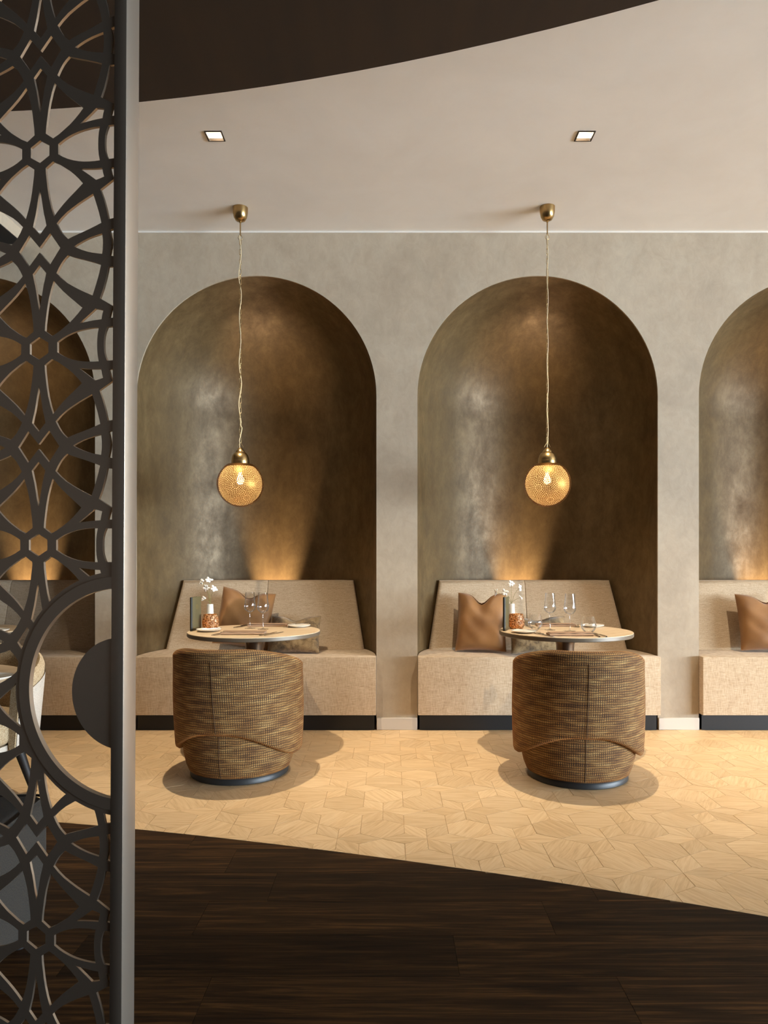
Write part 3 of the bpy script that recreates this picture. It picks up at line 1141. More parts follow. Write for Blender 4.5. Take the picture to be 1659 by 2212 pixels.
# ================================================================== TUB CHAIRS
def build_chair(loc, rz, label):
    t = thing('tub_chair', label, 'chair', loc, rz, 'woven tub chairs at the round tables')

    def put(name, rows, closed_ends=True, uvs=None, mat='weave', smooth=60):
        """rows[i][j]: grid of points; quads between; uv per point"""
        vs, fs, uv = [], [], []
        nj = len(rows[0])
        for i, r in enumerate(rows):
            for j, p in enumerate(r):
                vs.append(p)
                uv.append(uvs[i][j])
        for i in range(len(rows) - 1):
            for j in range(nj - 1):
                fs.append((i * nj + j, (i + 1) * nj + j, (i + 1) * nj + j + 1, i * nj + j + 1))
        if closed_ends:
            fs.append(tuple(range(nj)))
            fs.append(tuple((len(rows) - 1) * nj + j for j in range(nj)))
        me = bpy.data.meshes.new(name)
        me.from_pydata(vs, [], fs)
        me.update()
        ul = me.uv_layers.new(name='UVMap')
        for lp in me.loops:
            ul.data[lp.index].uv = uv[lp.vertex_index]
        bm = bmesh.new()
        bm.from_mesh(me)
        bmesh.ops.recalc_face_normals(bm, faces=bm.faces)
        bm.to_mesh(me)
        bm.free()
        return from_mesh(name, me, mat, t, smooth)

    def sm(a, b, x):
        x = min(1, max(0, (x - a) / (b - a)))
        return x * x * (3 - 2 * x)
    # ---- shell
    NTH = 72
    TH = math.radians(124)
    rows, uvs = [], []
    Rt, th = 0.352, 0.070
    for i in range(NTH + 1):
        a = -TH + 2 * TH * i / NTH
        aa = abs(a)
        end = sm(math.radians(124), math.radians(112), aa)
        zt = 0.726 - 0.125 * sm(math.radians(22), math.radians(130), aa)
        zh = 0.278 - 0.150 * sm(math.radians(8), math.radians(88), aa) + 0.02 * sm(math.radians(90), math.radians(142), aa)
        zt = zh + (zt - zh) * (0.93 + 0.07 * end)
        ct, st = math.sin(a), -math.cos(a)
        prof = []
        r_in = Rt - th
        hem_r = Rt - 0.006
        prof.append((Rt - 0.045, zh + 0.004))
        prof.append((hem_r - 0.018, zh - 0.004))
        prof.append((hem_r - 0.004, zh + 0.006))
        for k in range(9):
            s = k / 8
            z = zh + 0.02 + (zt - 0.036 - zh - 0.02) * s
            prof.append((hem_r + 0.006 * math.sin(PI * min(1, s * 1.1)) + 0.002 * s, z))
        for k in range(1, 9):
            an = PI * k / 8
            prof.append((Rt - th / 2 + (th / 2 - 0.002) * math.cos(an), zt - 0.036 + 0.036 * math.sin(an)))
        for k in range(1, 6):
            s = k / 5
            prof.append((r_in + 0.002 - 0.012 * s, zt - 0.036 + (0.42 - zt + 0.036) * s if zt - 0.036 > 0.42 else zt - 0.036))
        prof.append((Rt - 0.05, min(0.40, zt - 0.04)))
        row, uv = [], []
        ln = 0
        for j, (r, z) in enumerate(prof):
            if j:
                ln += math.hypot(r - prof[j - 1][0], z - prof[j - 1][1])
            lean = 0.075 * max(0.0, (z - zh) / 0.43) * max(0.0, math.cos(a)) ** 1.5
            row.append((r * ct, r * st - lean, z))
            # keep the weave level: v is the height on the outside
            uv.append((a * Rt + (0.003 if a > 0 else 0), ln + zh))
        rows.append(row)
        uvs.append(uv)
    put('shell', rows, True, uvs)
    # ---- base barrel
    rows, uvs = [], []
    prof = [(0.262, 0.034), (0.275, 0.038), (0.290, 0.075), (0.303, 0.13), (0.308, 0.19), (0.307, 0.25), (0.303, 0.32), (0.300, 0.36), (0.285, 0.372)]
    for i in range(NTH + 1):
        a = -PI + 2 * PI * i / NTH
        row, uv = [], []
        for r, z in prof:
            row.append((r * math.sin(a), -r * math.cos(a), z))
            uv.append((a * 0.31 + (0.004 if a > 0 else 0), z))
        rows.append(row)
        uvs.append(uv)
    put('base', rows, False, uvs)
    # ---- seat cushion
    pr = [(0.0, 0.374), (0.262, 0.374), (0.276, 0.384), (0.279, 0.41), (0.272, 0.436), (0.25, 0.446), (0.15, 0.452), (0.0, 0.454)]
    rows, uvs = [], []
    for i in range(NTH + 1):
        a = -PI + 2 * PI * i / NTH
        rows.append([(r * math.sin(a), -r * math.cos(a), z) for r, z in pr])
        uvs.append([(a * 0.25, r + z) for r, z in pr])
    put('seat_cushion', rows, False, uvs)
    # ---- seams down the back and ring underneath
    tube('seam', [(0, -(Rt - 0.0035 + 0.006 * math.sin(PI * min(1, s * 1.1)) + .002 * s + 0.075 * (0.007 + 0.38 * s) / 0.43), 0.285 + (0.665 - 0.285) * s) for s in [k / 10 for k in range(11)]], 0.0014, 'seam', t, 6)
    tube('seam', [(0, -interp([(z, r) for r, z in prof[1:7]], z) - .0003, z) for z in [0.045 + 0.025 * k for k in range(10)]], 0.0016, 'seam', t, 6)
    lathe('swivel_ring', [(0.0, 0.0), (0.262, 0.0), (0.268, 0.004), (0.268, 0.026), (0.262, 0.0335), (0.0, 0.0335)], 'charcoal', t, 48, 40)


build_chair((-0.840, 4.000, 0), math.radians(-8.7), 'brown woven tub chair with slanting top at the table without tumblers')
build_chair((1.022, 3.935, 0), math.radians(-6.6), 'brown woven tub chair seen square from behind at the table with tumblers')


# ================================================================== TABLES
def build_table(loc, label, h=0.74):
    t = thing('round_table', label, 'table', loc, random.uniform(0, 1), 'round oak bistro tables')
    r = 0.40
    lathe('tabletop', [(0.0, h - 0.004), (r - .0015, h - 0.004), (r - .0015, h - .001), (r - 0.003, h), (0.0, h)], 'ttop', t, 72, 30)
    lathe('edge_band', [(0.0, h - 0.026), (r - 0.004, h - 0.026), (r, h - 0.022), (r, h - 0.0045), (r - .004, h - .0042), (0, h - .0042)], 'tedge', t, 72, 40)
    lathe('column', [(0.0, h - 0.0265), (0.095, h - 0.0265), (0.095, h - 0.031), (0.078, h - 0.036), (0.062, h - 0.055), (0.055, h - 0.085), (0.052, h - 0.15),
                     (0.050, 0.30), (0.050, 0.12), (0.056, 0.05), (0.07, 0.022), (0.088, 0.014)], 'bronze', t, 40, 40, cap=False)
    lathe('foot', [(0.0, 0.0), (0.093, 0.0), (0.095, 0.006), (0.092, 0.0138), (0.0, 0.0138)], 'bronze', t, 40, 40)
    return t


TL, TR, TZ = (-0.835, 4.40), (1.070, 4.40), 0.7405
build_table((*TL, 0), 'round oak table set with two wine glasses and no tumblers')
build_table((*TR, 0), 'round oak table set with wine glasses and two tumblers')
build_table((-2.70, 4.40, 0), 'round oak table by the bench behind the lattice screen')
build_table((-1.80, 2.66, 0), 'round oak table between boucle armchair and charcoal pouf')


# ---- tableware prototypes
def at(o, loc, rz=0.0, label=None, group=None):
    o.location = loc
    o.rotation_euler = (0, 0, rz)
    if label:
        o['label'] = label
    if group:
        o['group'] = group
    return o


_pro = {}


def make(kind, builder, loc, rz, label, group):
    if kind not in _pro:
        _pro[kind] = builder()
        o = _pro[kind]
    else:
        o = copy_tree(_pro[kind])
    return at(o, loc, rz, label, group)


def b_plate():
    o = lathe('side_plate', [(0.0, 0.0), (0.045, 0.0), (0.05, 0.003), (0.070, 0.009), (0.074, 0.013), (0.073, 0.0145), (0.068, 0.0125), (0.050, 0.0065), (0.0, 0.006)], 'china', None, 48, 50)
    return tag(o, 'x', 'plate')


def b_napkin():
    t = thing('napkin', 'x', 'napkin')
    bm = bmesh.new()
    # folded cloth: soft slab, rounded front fold, layered edge
    n, m = 22, 10
    w, d = 0.25, 0.095
    prof = [(-d / 2, 0.001), (-d / 2 - .004, 0.006), (-d / 2, 0.0125), (-d / 4, 0.0145), (d / 4, 0.0135), (d / 2, 0.0115), (d / 2 + .001, 0.006), (d / 2, 0.0005)]
    rng = random.Random(3)
    rows = []
    for i in range(n + 1):
        x = -w / 2 + w * i / n
        k = 1 - 0.10 * (abs(x) / (w / 2)) ** 6
        wob = 0.0012 * math.sin(i * .9)
        rows.append([bm.verts.new((x, y, (z + (wob if z > .008 else 0)) * k)) for y, z in prof])
    for a, b in zip(rows[:-1], rows[1:]):
        for j in range(len(prof)):
            q = (j + 1) % len(prof)
            bm.faces.new((a[j], a[q], b[q], b[j]))
    bm.faces.new(rows[0])
    bm.faces.new(rows[-1])
    from_bm('folded_cloth', bm, 'napkin', t, 60)
    box('loose_fold', -w / 2 + .006, w / 2 + 0.004, -d / 2 + .012, d / 2 - .002, 0.0150, 0.0168, 'napkin', t, 0.0006, 1)
    return t


def flat_piece(outline, z0, z1):
    return prism_bm(outline, z0, z1)


def b_fork():
    t = thing('fork', 'x', 'fork')
    bm = prism_bm([(-0.0035, -0.095), (0.0035, -0.095), (0.0045, -0.06), (0.0028, 0.0), (0.0026, 0.03), (-0.0026, 0.03), (-0.0028, 0.0), (-0.0045, -0.06)], 0.001, 0.0038)
    from_bm('handle', bm, 'steel', t)
    bm = bmesh.new()
    sec = [(0.028, 0.003, 0.0022), (0.040, 0.0085, 0.004), (0.052, 0.0115, 0.003), (0.056, 0.0115, 0.0025)]
    rows = [[bm.verts.new((s * w, y, z + dz)) for dz in (0.0, 0.0018) for s in (-1, 1)] for y, w, z in sec]
    for a, b in zip(rows[:-1], rows[1:]):
        for (i, j) in ((0, 1), (1, 3), (3, 2), (2, 0)):
            bm.faces.new((a[i], a[j], b[j], b[i]))
    bm.faces.new([rows[0][i] for i in (0, 1, 3, 2)])
    bm.faces.new([rows[-1][i] for i in (0, 1, 3, 2)])
    from_bm('head', bm, 'steel', t)
    for k in range(4):
        x = -0.0097 + 0.00647 * k
        tube('tine', [(x, 0.0555, 0.0035), (x, 0.072, 0.0025), (x * .96, 0.088, 0.0065), (x * .94, 0.098, 0.0115)], [0.0016, 0.0015, 0.0013, 0.0008], 'steel', t, 6)
    return t


def b_knife():
    t = thing('knife', 'x', 'knife')
    from_bm('handle', prism_bm([(-0.0045, -0.11), (0.0045, -0.11), (0.0055, -0.06), (0.0045, 0.0), (-0.0045, 0.0), (-0.0055, -0.06)], 0.0008, 0.0062), 'steel', t)
    from_bm('blade', prism_bm([(-0.0045, 0.0004), (0.0045, 0.0004), (0.006, 0.02), (0.008, 0.06), (0.0065, 0.095), (0.0, 0.112), (-0.004, 0.09), (-0.0045, 0.05)], 0.0018, 0.0034), 'steel', t)
    return t


def b_butter():
    t = thing('butter_knife', 'x', 'knife')
    from_bm('handle', prism_bm([(-0.0035, -0.07), (0.0035, -0.07), (0.0042, -0.03), (0.0034, 0.0), (-0.0034, 0.0), (-0.0042, -0.03)], 0.0, 0.0045), 'steel', t)
    from_bm('blade', prism_bm([(-0.0034, 0.0004), (0.0034, 0.0004), (0.006, 0.02), (0.008, 0.05), (0.003, 0.066), (-0.0032, 0.06)], 0.001, 0.0026), 'steel', t)
    return t


def b_wine():
    t = thing('wine_glass', 'x', 'wine glass')
    lathe('bowl', [(0.004, 0.100), (0.012, 0.1035), (0.024, 0.110), (0.033, 0.121), (0.0362, 0.134), (0.0358, 0.148), (0.0335, 0.170), (0.0305, 0.200), (0.0285, 0.228)], 'glass', t, 40, 80, cap=False)
    lathe('stem', [(0.0045, 0.0995), (0.0034, 0.090), (0.0028, 0.06), (0.0032, 0.02), (0.0055, 0.0065)], 'glass', t, 16, 80, cap=False)
    lathe('foot', [(0.0056, 0.006), (0.014, 0.0032), (0.028, 0.0016), (0.034, 0.001), (0.034, 0.0002), (0.0, 0.0002)], 'glass', t, 40, 80, cap=False)
    return t


def b_tumbler():
    t = thing('tumbler', 'x', 'drinking glass')
    lathe('bowl', [(0.024, 0.006), (0.035, 0.016), (0.043, 0.032), (0.0455, 0.045), (0.043, 0.062), (0.037, 0.083), (0.0325, 0.098)], 'glass', t, 40, 80, cap=False)
    lathe('bottom', [(0.0, 0.0002), (0.021, 0.0002), (0.0235, 0.003), (0.0235, 0.0055), (0.015, 0.0065), (0.0, 0.0105)], 'glass', t, 40, 80, cap=False)
    return t


def b_vase():
    o = lathe('bud_vase', [(0.0, 0.0), (0.023, 0.0), (0.0245, 0.004), (0.0235, 0.06), (0.0195, 0.146), (0.0188, 0.150), (0.0170, 0.149), (0.0178, 0.14), (0.020, 0.05), (0.0, 0.045)], 'ceramic', None, 32, 40)
    return tag(o, 'x', 'vase')


def b_candle():
    t = thing('candle_holder', 'x', 'candle holder')
    lathe('mosaic_bowl', [(0.0, 0.0), (0.034, 0.0), (0.043, 0.008), (0.0505, 0.030), (0.0515, 0.050), (0.048, 0.074), (0.042, 0.094), (0.0395, 0.0945), (0.045, 0.074), (0.0485, 0.050), (0.047, 0.030), (0.040, 0.011), (0.0, 0.004)], 'mosaic', t, 40, 60)
    c = lathe('tealight', [(0.0, 0.0045), (0.019, 0.0045), (0.0195, 0.018), (0.018, 0.0195), (0.0, 0.0185)], 'wax', t, 24, 40)
    f = lathe('flame', [(0.0, 0.021), (0.0035, 0.024), (0.0042, 0.029), (0.002, 0.038), (0.0, 0.043)], 'flame', c, 10, 80)
    return t


def b_menu():
    t = thing('menu_holder', 'x', 'menu')
    # folder of two covers joined at a rounded spine; opens a little towards +y
    w, h = 0.105, 0.205
    for s in (-1, 1):
        bm = box_bm(-0.0022, 0.0022, 0, w, 0, h, 0.0012, 2)
        bmesh.ops.rotate(bm, verts=bm.verts, matrix=Matrix.Rotation(-s * math.radians(4.0), 3, 'Z'))
        bmesh.ops.translate(bm, verts=bm.verts, vec=(s * 0.0055, 0.004, 0.0))
        from_bm('cover', bm, 'menu', t, 40)
    tube('spine', [(0, 0.002, 0.0), (0, 0.002, h / 2), (0, 0.002, h)], 0.0078, 'menudark', t, 12)
    box('pages', -0.0028, 0.0028, 0.008, w - .006, 0.004, h - 0.006, 'china', t)
    # small gold mark on the outer right cover
    lathe_o = None
    vs, fs = [], []
    for k in range(28):
        a = 2 * PI * k / 28
        for r in (0.012, 0.0135):
            vs.append((0, r * math.cos(a), r * math.sin(a)))
    for k in range(28):
        q = (k + 1) % 28
        fs.append((2 * k, 2 * k + 1, 2 * q + 1, 2 * q))
    b = len(vs)
    vs += [(0, -.006, -.005), (0, -.0045, -.005), (0, 0.0005, .007), (0, -.001, .007), (0, .006, -.005), (0, .0045, -.005)]
    fs += [(b, b + 1, b + 2, b + 3), (b + 4, b + 5, b + 3, b + 2)]
    o = mesh_obj('emblem', vs, fs, 'emblem', t)
    o.location = (0.0055 + 0.0025 + 0.0040, 0.055, 0.145)
    o.rotation_euler = (0, 0, -math.radians(4))
    return t


TBL = {
    'L': dict(c=TL, nm='the table without tumblers',
              plates=[(-1.105, 4.355), (-0.590, 4.615)], naps=[(-0.860, 4.205, 0.0), (-0.800, 4.675, 0.03)],
              forks=[(-1.010, 4.215, -0.20), (-0.992, 4.205, -0.24), (-0.662, 4.655, 2.95), (-0.636, 4.655, 3.0)],
              knives=[(-0.715, 4.20, -0.30), (-0.682, 4.205, -0.36), (-0.950, 4.665, 2.85), (-0.972, 4.655, 2.9)],
              wines=[(-0.8875, 4.525), (-0.7955, 4.470)], tumb=[], menu=(-1.212, 4.358, -0.17), vase=(-1.152, 4.578),
              candle=(-1.120, 4.462), flowers=[(-1.211, 1.034), (-1.164, 1.042), (-1.176, 0.992), (-1.122, 0.987), (-1.190, 0.925)]),
    'R': dict(c=TR, nm='the table with two tumblers',
              plates=[(0.793, 4.275), (1.300, 4.625)], naps=[(1.031, 4.135, 0.0), (1.075, 4.680, -0.02)],
              forks=[(0.872, 4.150, 0.22), (0.893, 4.130, 0.26), (1.215, 4.655, 2.9), (1.196, 4.665, 3.0)],
              knives=[(1.175, 4.140, -0.02), (1.205, 4.145, 0.08), (0.905, 4.660, 3.3), (0.882, 4.650, 3.25)],
              wines=[(0.983, 4.430), (1.086, 4.350)], tumb=[(0.894, 4.440), (1.172, 4.250)], menu=(0.690, 4.365, -0.30), vase=(0.778, 4.620),
              candle=(0.786, 4.490), flowers=[(0.682, 0.962), (0.739, 0.960), (0.777, 1.018), (0.831, 0.992), (0.834, 0.930)]),
}


def build_flowers(base, pts, nm):
    t = thing('flower_sprig', 'sprig of small white flowers in the bud vase on ' + nm, 'flowers', base, 0)
    rng = random.Random(hash(nm) % 97 if False else len(nm))
    for i, (x, z) in enumerate(pts):
        dx, dz = x - base[0], z - base[2]
        dy = rng.uniform(-0.02, 0.02)
        P = [(0.004 * math.cos(i * 1.3), 0.004 * math.sin(i * 1.3), -0.07), (dx * 0.06, dy * .1, 0.01), (dx * 0.3, dy * .4, dz * 0.55), (dx * 0.7, dy * .8, dz * 0.88), (dx, dy, dz)]
        # smooth the stem
        Q = []
        for k in range(17):
            u = k / 16 * 4
            a = min(3, int(u))
            f = u - a
            Q.append(Vector(P[a]).lerp(Vector(P[a + 1]), f * f * (3 - 2 * f) * .5 + f * .5))
        tube('stem', Q, 0.0011, 'stem', t, 5)
        # bloom: six pointed petals around a small cup
        vs, fs = [], []
        up = Vector((dx * 1.2 + rng.uniform(-.02, .02), -0.05 + rng.uniform(-.03, .03), 0.05 + rng.uniform(-.05, .02))).normalized()
        e1 = up.cross(Vector((0, 0.3, 1))).normalized()
        e2 = up.cross(e1)
        sz = 0.024 if i != len(pts) - 1 else 0.018
        for k in range(6):
            a = 2 * PI * k / 6 + rng.uniform(-.15, .15)
            d = e1 * math.cos(a) + e2 * math.sin(a)
            s = up.cross(d)
            L_ = sz * (1.1 if k % 2 else 0.9) * rng.uniform(.85, 1.1)
            W_ = sz * 0.34
            bend = rng.uniform(.1, .6)
            st = []
            for f, w in ((0.08, 0.25), (0.4, 0.85), (0.7, 1.0), (0.9, 0.7), (1.0, 0.15)):
                c = d * L_ * f + up * (L_ * (0.35 * f - bend * f * f) * 1.1)
                st.append((c - s * W_ * w, c + up * 0.0012 + d * .0, c + s * W_ * w))
            b = len(vs)
            for q in st:
                vs += [Vector((dx, dy, dz)) + v for v in q]
            for f in range(4):
                for g in range(2):
                    fs.append((b + f * 3 + g, b + f * 3 + g + 1, b + f * 3 + 3 + g + 1, b + f * 3 + 3 + g))
        o = mesh_obj('bloom', vs, fs, 'petal', t, True)
        m = o.modifiers.new('thick', 'SOLIDIFY')
        m.thickness = 0.0009


def dress(key):
    T = TBL[key]
    nm = T['nm']
    z = TZ
    lab_p = ['white side plate with butter knife beside the menu on ', 'white side plate near the bench on ']
    for i, (x, y) in enumerate(T['plates']):
        make('plate', b_plate, (x, y, z), 0, lab_p[i] + nm, 'side plates')
        rb = [-0.75, 2.5][i] if key == 'L' else [0.75, 2.5][i]
        make('butter', b_butter, (x + 0.022 * (1 if i == 0 else -1), y, z + 0.0155), rb,
             'steel butter knife on the plate ' + ['by the menu on ', 'near the bench on '][i] + nm, 'butter knives')
    for i, (x, y, r) in enumerate(T['naps']):
        make('napkin', b_napkin, (x, y, z), r + (PI if i else 0), 'taupe folded napkin on ' + ['the chair side of ', 'the bench side of '][i] + nm, 'folded napkins')
    for i, (x, y, r) in enumerate(T['forks']):
        make('fork', b_fork, (x, y, z), r, ['outer steel fork, ', 'inner steel fork next to napkin, ', 'inner steel fork next to napkin, ', 'outer steel fork, '][i if key == 'L' or i < 2 else 5 - i]
             + ['chair side of ', 'bench side of '][i // 2] + nm, 'table forks')
    for i, (x, y, r) in enumerate(T['knives']):
        make('knife', b_knife, (x, y, z), r, ['inner steel knife next to napkin, ', 'outer steel knife, '][i % 2]
             + ['chair side of ', 'bench side of '][i // 2] + nm, 'table knives')
    for i, (x, y) in enumerate(T['wines']):
        lb = ['empty stemmed wine glass nearer the flowers on ', 'empty stemmed wine glass farther from the flowers on '][i] + nm
        make('wine', b_wine, (x, y, z), 0, lb, 'wine glasses')
    for i, (x, y) in enumerate(T['tumb']):
        make('tumbler', b_tumbler, (x, y, z), 0, ['stemless tumbler standing beside the candle holder', 'stemless tumbler standing over the knives'][i], 'tumblers')
    mx, my, mr = T['menu']
    make('menu', b_menu, (mx, my, z), mr, 'slim olive leather menu folder standing on ' + nm, 'menu folders')
    make('vase', b_vase, (*T['vase'], z), 0, 'slim white ceramic bud vase on ' + nm, 'bud vases')
    make('candle', b_candle, (*T['candle'], z), 0.4, 'amber mosaic glass candle holder on ' + nm, 'candle holders')
    build_flowers((*T['vase'], z + 0.15), T['flowers'], nm)


dress('L')
dress('R')
make('plate', b_plate, (-2.385, 4.335, TZ), 0, 'white side plate on the table behind the lattice screen', 'side plates')
make('plate', b_plate, (-1.475, 2.655, TZ), 0, 'white side plate on the table near the boucle armchair', 'side plates')


# ================================================================== CUSHIONS
def build_cushion(label, w, h, t, mat, loc, rot, chop=0.0, group=None, seed=1):
    rng = random.Random(seed)
    n = 28
    ph = [rng.uniform(0, 6.28) for _ in range(6)]
    vs, fs = [], []

    def surf(u, v, s):
        au, av = abs(u), abs(v)
        pin = 1 - 0.055 * (1 - (2 * max(0, 0)) ) * (1 - (av ** 2)) * au ** 6
        pin2 = 1 - 0.05 * (1 - au ** 2) * av ** 6
        x = u * w / 2 * pin
        z = v * h / 2 * pin2
        th = t / 2 * (1 - au ** 3.2) ** 0.62 * (1 - av ** 3.2) ** 0.62
        wr = 0.006 * math.sin(7 * u + ph[0] + 3 * v) * math.sin(5 * v + ph[1]) + 0.004 * math.sin(13 * (u + v) + ph[2]) * (au * av)
        edge = (1 - au ** 4) * (1 - av ** 4)
        y = s * (th + wr * edge)
        if chop:
            g = math.exp(-(u / 0.34) ** 2)
            k = ((v + 1) / 2) ** 2.2
            z -= chop * g * k
            y += s * (-0.25 * chop * g * k)
            x -= 0.10 * chop * u * k
        return (x, y, z + h / 2)
    for s in (-1, 1):
        for i in range(n + 1):
            for j in range(n + 1):
                u = math.sin((i / n - 0.5) * PI * 0.98) / math.sin(PI * .49)
                v = math.sin((j / n - 0.5) * PI * 0.98) / math.sin(PI * .49)
                vs.append(surf(u, v, s))
    N = (n + 1) ** 2
    for s in (0, 1):
        for i in range(n):
            for j in range(n):
                a = s * N + i * (n + 1) + j
                f = (a, a + 1, a + n + 2, a + n + 1)
                fs.append(f if s else f[::-1])
    bm = bmesh.new()
    bv = [bm.verts.new(v) for v in vs]
    for f in fs:
        bm.faces.new([bv[i] for i in f])
    bmesh.ops.remove_doubles(bm, verts=bm.verts, dist=1e-5)
    root = thing('cushion', label, 'cushion', loc, 0, group)
    root.rotation_euler = rot
    from_bm('cushion_cover', bm, mat, root, True)
    pts = []
    for (u0, v0, u1, v1) in ((-1, -1, 1, -1), (1, -1, 1, 1), (1, 1, -1, 1), (-1, 1, -1, -1)):
        for k in range(16):
            pts.append(surf(u0 + (u1 - u0) * k / 16, v0 + (v1 - v0) * k / 16, 1))
    pts.append(pts[0])
    tube('piping', pts, 0.0022, mat, root, 6)
    return root


GR = 'tan satin cushions'
build_cushion('tan satin cushion leaning behind the wine glasses of the table without tumblers', 0.39, 0.42, 0.13, 'tan', (-1.072, 5.10, 0.552), (-0.33, 0.15, 0.12), 0.055, GR, 2)
build_cushion('tan satin cushion with chopped top beside the menu of the table with tumblers', 0.36, 0.43, 0.14, 'tan', (0.640, 5.11, 0.520), (-0.34, 0.0, -0.20), 0.075, GR, 5)
build_cushion('tan satin cushion alone on the bench farthest from the lattice screen', 0.42, 0.42, 0.15, 'tan', (2.72, 5.12, 0.520), (-0.34, 0.0, -0.10), 0.06, GR, 9)
GV = 'olive velvet lumbar cushions'
build_cushion('olive velvet lumbar cushion under the edge of the table without tumblers', 0.36, 0.27, 0.13, 'velvet', (-0.685, 5.06, 0.516), (-0.42, 0.0, -0.06), 0.035, GV, 12)
build_cushion('olive velvet lumbar cushion under the edge of the table with tumblers', 0.42, 0.27, 0.13, 'velvet', (1.050, 5.02, 0.516), (-0.42, 0.0, 0.10), 0.03, GV, 15)


# ================================================================== PENDANT LAMPS
def shade_mesh(r=0.149):
    bm = bmesh.new()
    bmesh.ops.create_icosphere(bm, subdivisions=7, radius=1.0)
    cen = np.array([f.calc_center_median() for f in bm.faces])
    cen /= np.linalg.norm(cen, axis=1)[:, None]
    n = 20
    ks = np.arange(n) + 0.5
    ph = np.arccos(1 - 2 * ks / n)
    th = PI * (1 + 5 ** 0.5) * ks + 0.6
    ros = np.stack([np.cos(th) * np.sin(ph), np.sin(th) * np.sin(ph), np.cos(ph)], 1)
    dot = cen @ ros.T
    near = dot.argmax(1)
    hole = np.zeros(len(cen), bool)
    for k in range(n):
        idx = np.where(near == k)[0]
        c = ros[k]
        e1 = np.cross(c, [0.3, 0.2, 0.9])
        e1 /= np.linalg.norm(e1)
        e2 = np.cross(c, e1)
        p = cen[idx]
        ang = np.arccos(np.clip(p @ c, -1, 1)) * r
        az = np.arctan2(p @ e2, p @ e1)
        h = ang < 0.0030
        for i, (rr, cnt, dr, ov) in enumerate(((0.0105, 7, 0.0031, 1.0), (0.0215, 11, 0.0042, 0.85), (0.0335, 19, 0.0037, 1.0), (0.0445, 25, 0.0037, 1.0), (0.0555, 31, 0.0036, 1.0),
                                               (0.0665, 37, 0.0036, 1.0), (0.0775, 43, 0.0036, 1.0), (0.0885, 49, 0.0036, 1.0))):
            step = 2 * PI / cnt
            da = (az + (i % 2) * step / 2 + PI) % step - step / 2
            h |= ((da * rr * ov) ** 2 + ((ang - rr) / 1.25) ** 2) < dr ** 2
        hole[idx] = h
    hole |= cen[:, 2] > 0.84
    hole &= ~((cen[:, 2] > 0.72) & (cen[:, 2] <= 0.84))
    bm.faces.ensure_lookup_table()
    bmesh.ops.delete(bm, geom=[bm.faces[i] for i in np.where(hole)[0]], context='FACES')
    bmesh.ops.scale(bm, vec=(r, r, r), verts=bm.verts)
    me = bpy.data.meshes.new('shade')
    bm.to_mesh(me)
    bm.free()
    return me


SHADE = shade_mesh()


